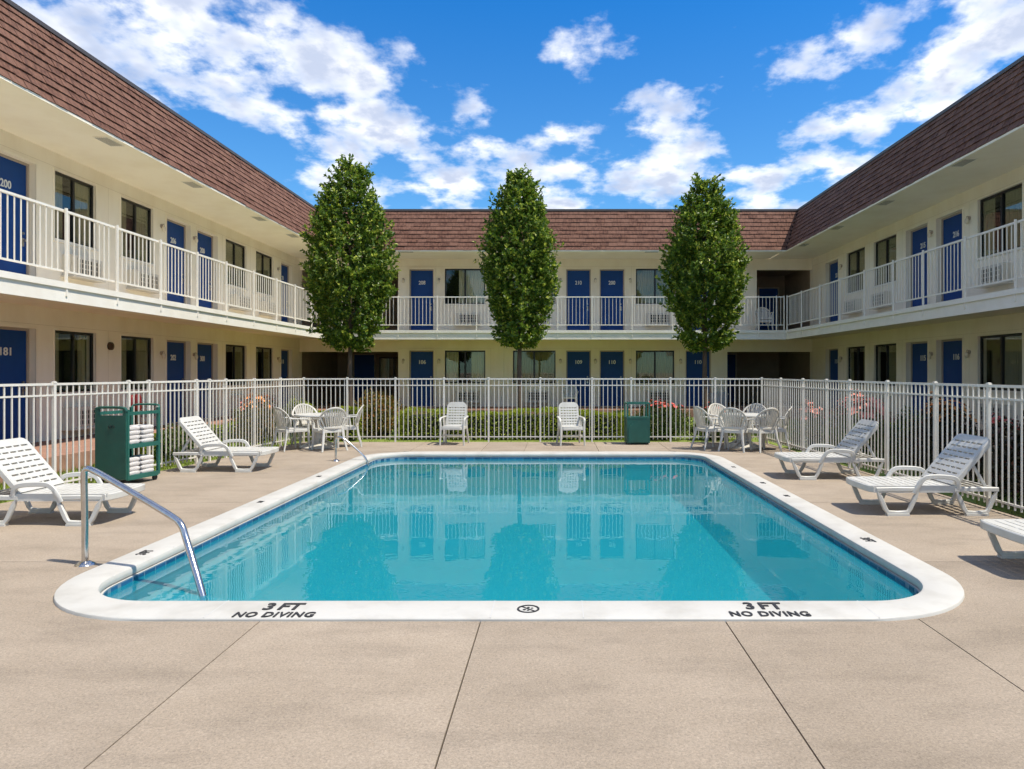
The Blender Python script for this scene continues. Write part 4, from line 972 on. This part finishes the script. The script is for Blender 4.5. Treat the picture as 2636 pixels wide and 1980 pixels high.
for x in (-.19, .19):
    for y in (-.15, .15): obj('foot', MB().box(x-.03, x+.03, y-.03, y+.03, 0, .035).mesh('foot', m_rubber), bn)

# stainless hand rails
def rail(name, label, pts, r, plate):
    t = thing(name, label, 'handrail', plate, 0, 'stainless pool handrails'); o = Vector(plate)
    obj('tube', MB().tube([Vector(p)-o for p in smooth_path(pts, 3)], r, 14).mesh('tube', m_steel, 60), t)
    obj('escutcheon', MB().lathe([(r, .03), (r+.012, .028), (r+.045, .008), (r+.05, 0)], 20).mesh('escutcheon', m_steel, 40), t)
rail('handrail', 'stainless handrail bending into the pool at the near left corner',
     [(-3.80, 5.62, -.05), (-3.80, 5.62, .35), (-3.81, 5.62, .72), (-3.80, 5.62, .775), (-3.74, 5.62, .765), (-3.34, 5.50, .595), (-2.93, 5.35, .43), (-2.86, 5.32, .385), (-2.81, 5.29, .28), (-2.60, 5.11, -.06), (-2.44, 4.98, -.40)], .025, (-3.80, 5.62, 0))
rail('handrail', 'stainless handrail at the far left corner of the pool',
     [(-3.86, 12.15, -.05), (-3.86, 12.15, .25), (-3.86, 12.15, .40), (-3.80, 12.15, .425), (-3.70, 12.15, .38), (-3.45, 12.15, .16), (-3.32, 12.15, .03), (-3.27, 12.15, -.20), (-3.25, 12.15, -.5)], .018, (-3.86, 12.15, 0))

# standpipe behind the cart, storage box on the walkway
sp_ = thing('standpipe', 'dark red standpipe on the lawn seen above the green cart', 'standpipe', (-7.45, 12.25, -.07))
obj('pipe', MB().tube([(0, 0, 0), (0, 0, .95)], .05, 12).tube([(.09, 0, 0), (.09, 0, 1.0)], .04, 12).mesh('pipe', m_bronze, 40), sp_)
obj('cap', MB().lathe([(.06, .90), (.075, .93), (.075, 1.10), (.06, 1.18), (.03, 1.21), (.0001, 1.215)], 14).mesh('cap', m_red, 40), sp_)
obj('cap', MB().lathe([(.05, .95), (.06, .98), (.06, 1.15), (.04, 1.22), (.0001, 1.23)], 14, (.09, 0, 0)).mesh('cap', m_red, 40), sp_)
sb = thing('storage_box', 'pale grey plastic storage box on the walkway behind the right table', 'box', (6.1, 26.6, .2))
obj('body', MB().prism(rrect(-.33, .33, -.22, .22, .06, 4), 0, .48).mesh('body', m_grey, 40), sb)
obj('lid', MB().prism(rrect(-.35, .35, -.24, .24, .07, 4), .482, .53).prism(rrect(-.30, .30, -.19, .19, .07, 4), .53, .56).mesh('lid', m_grey, 40), sb)
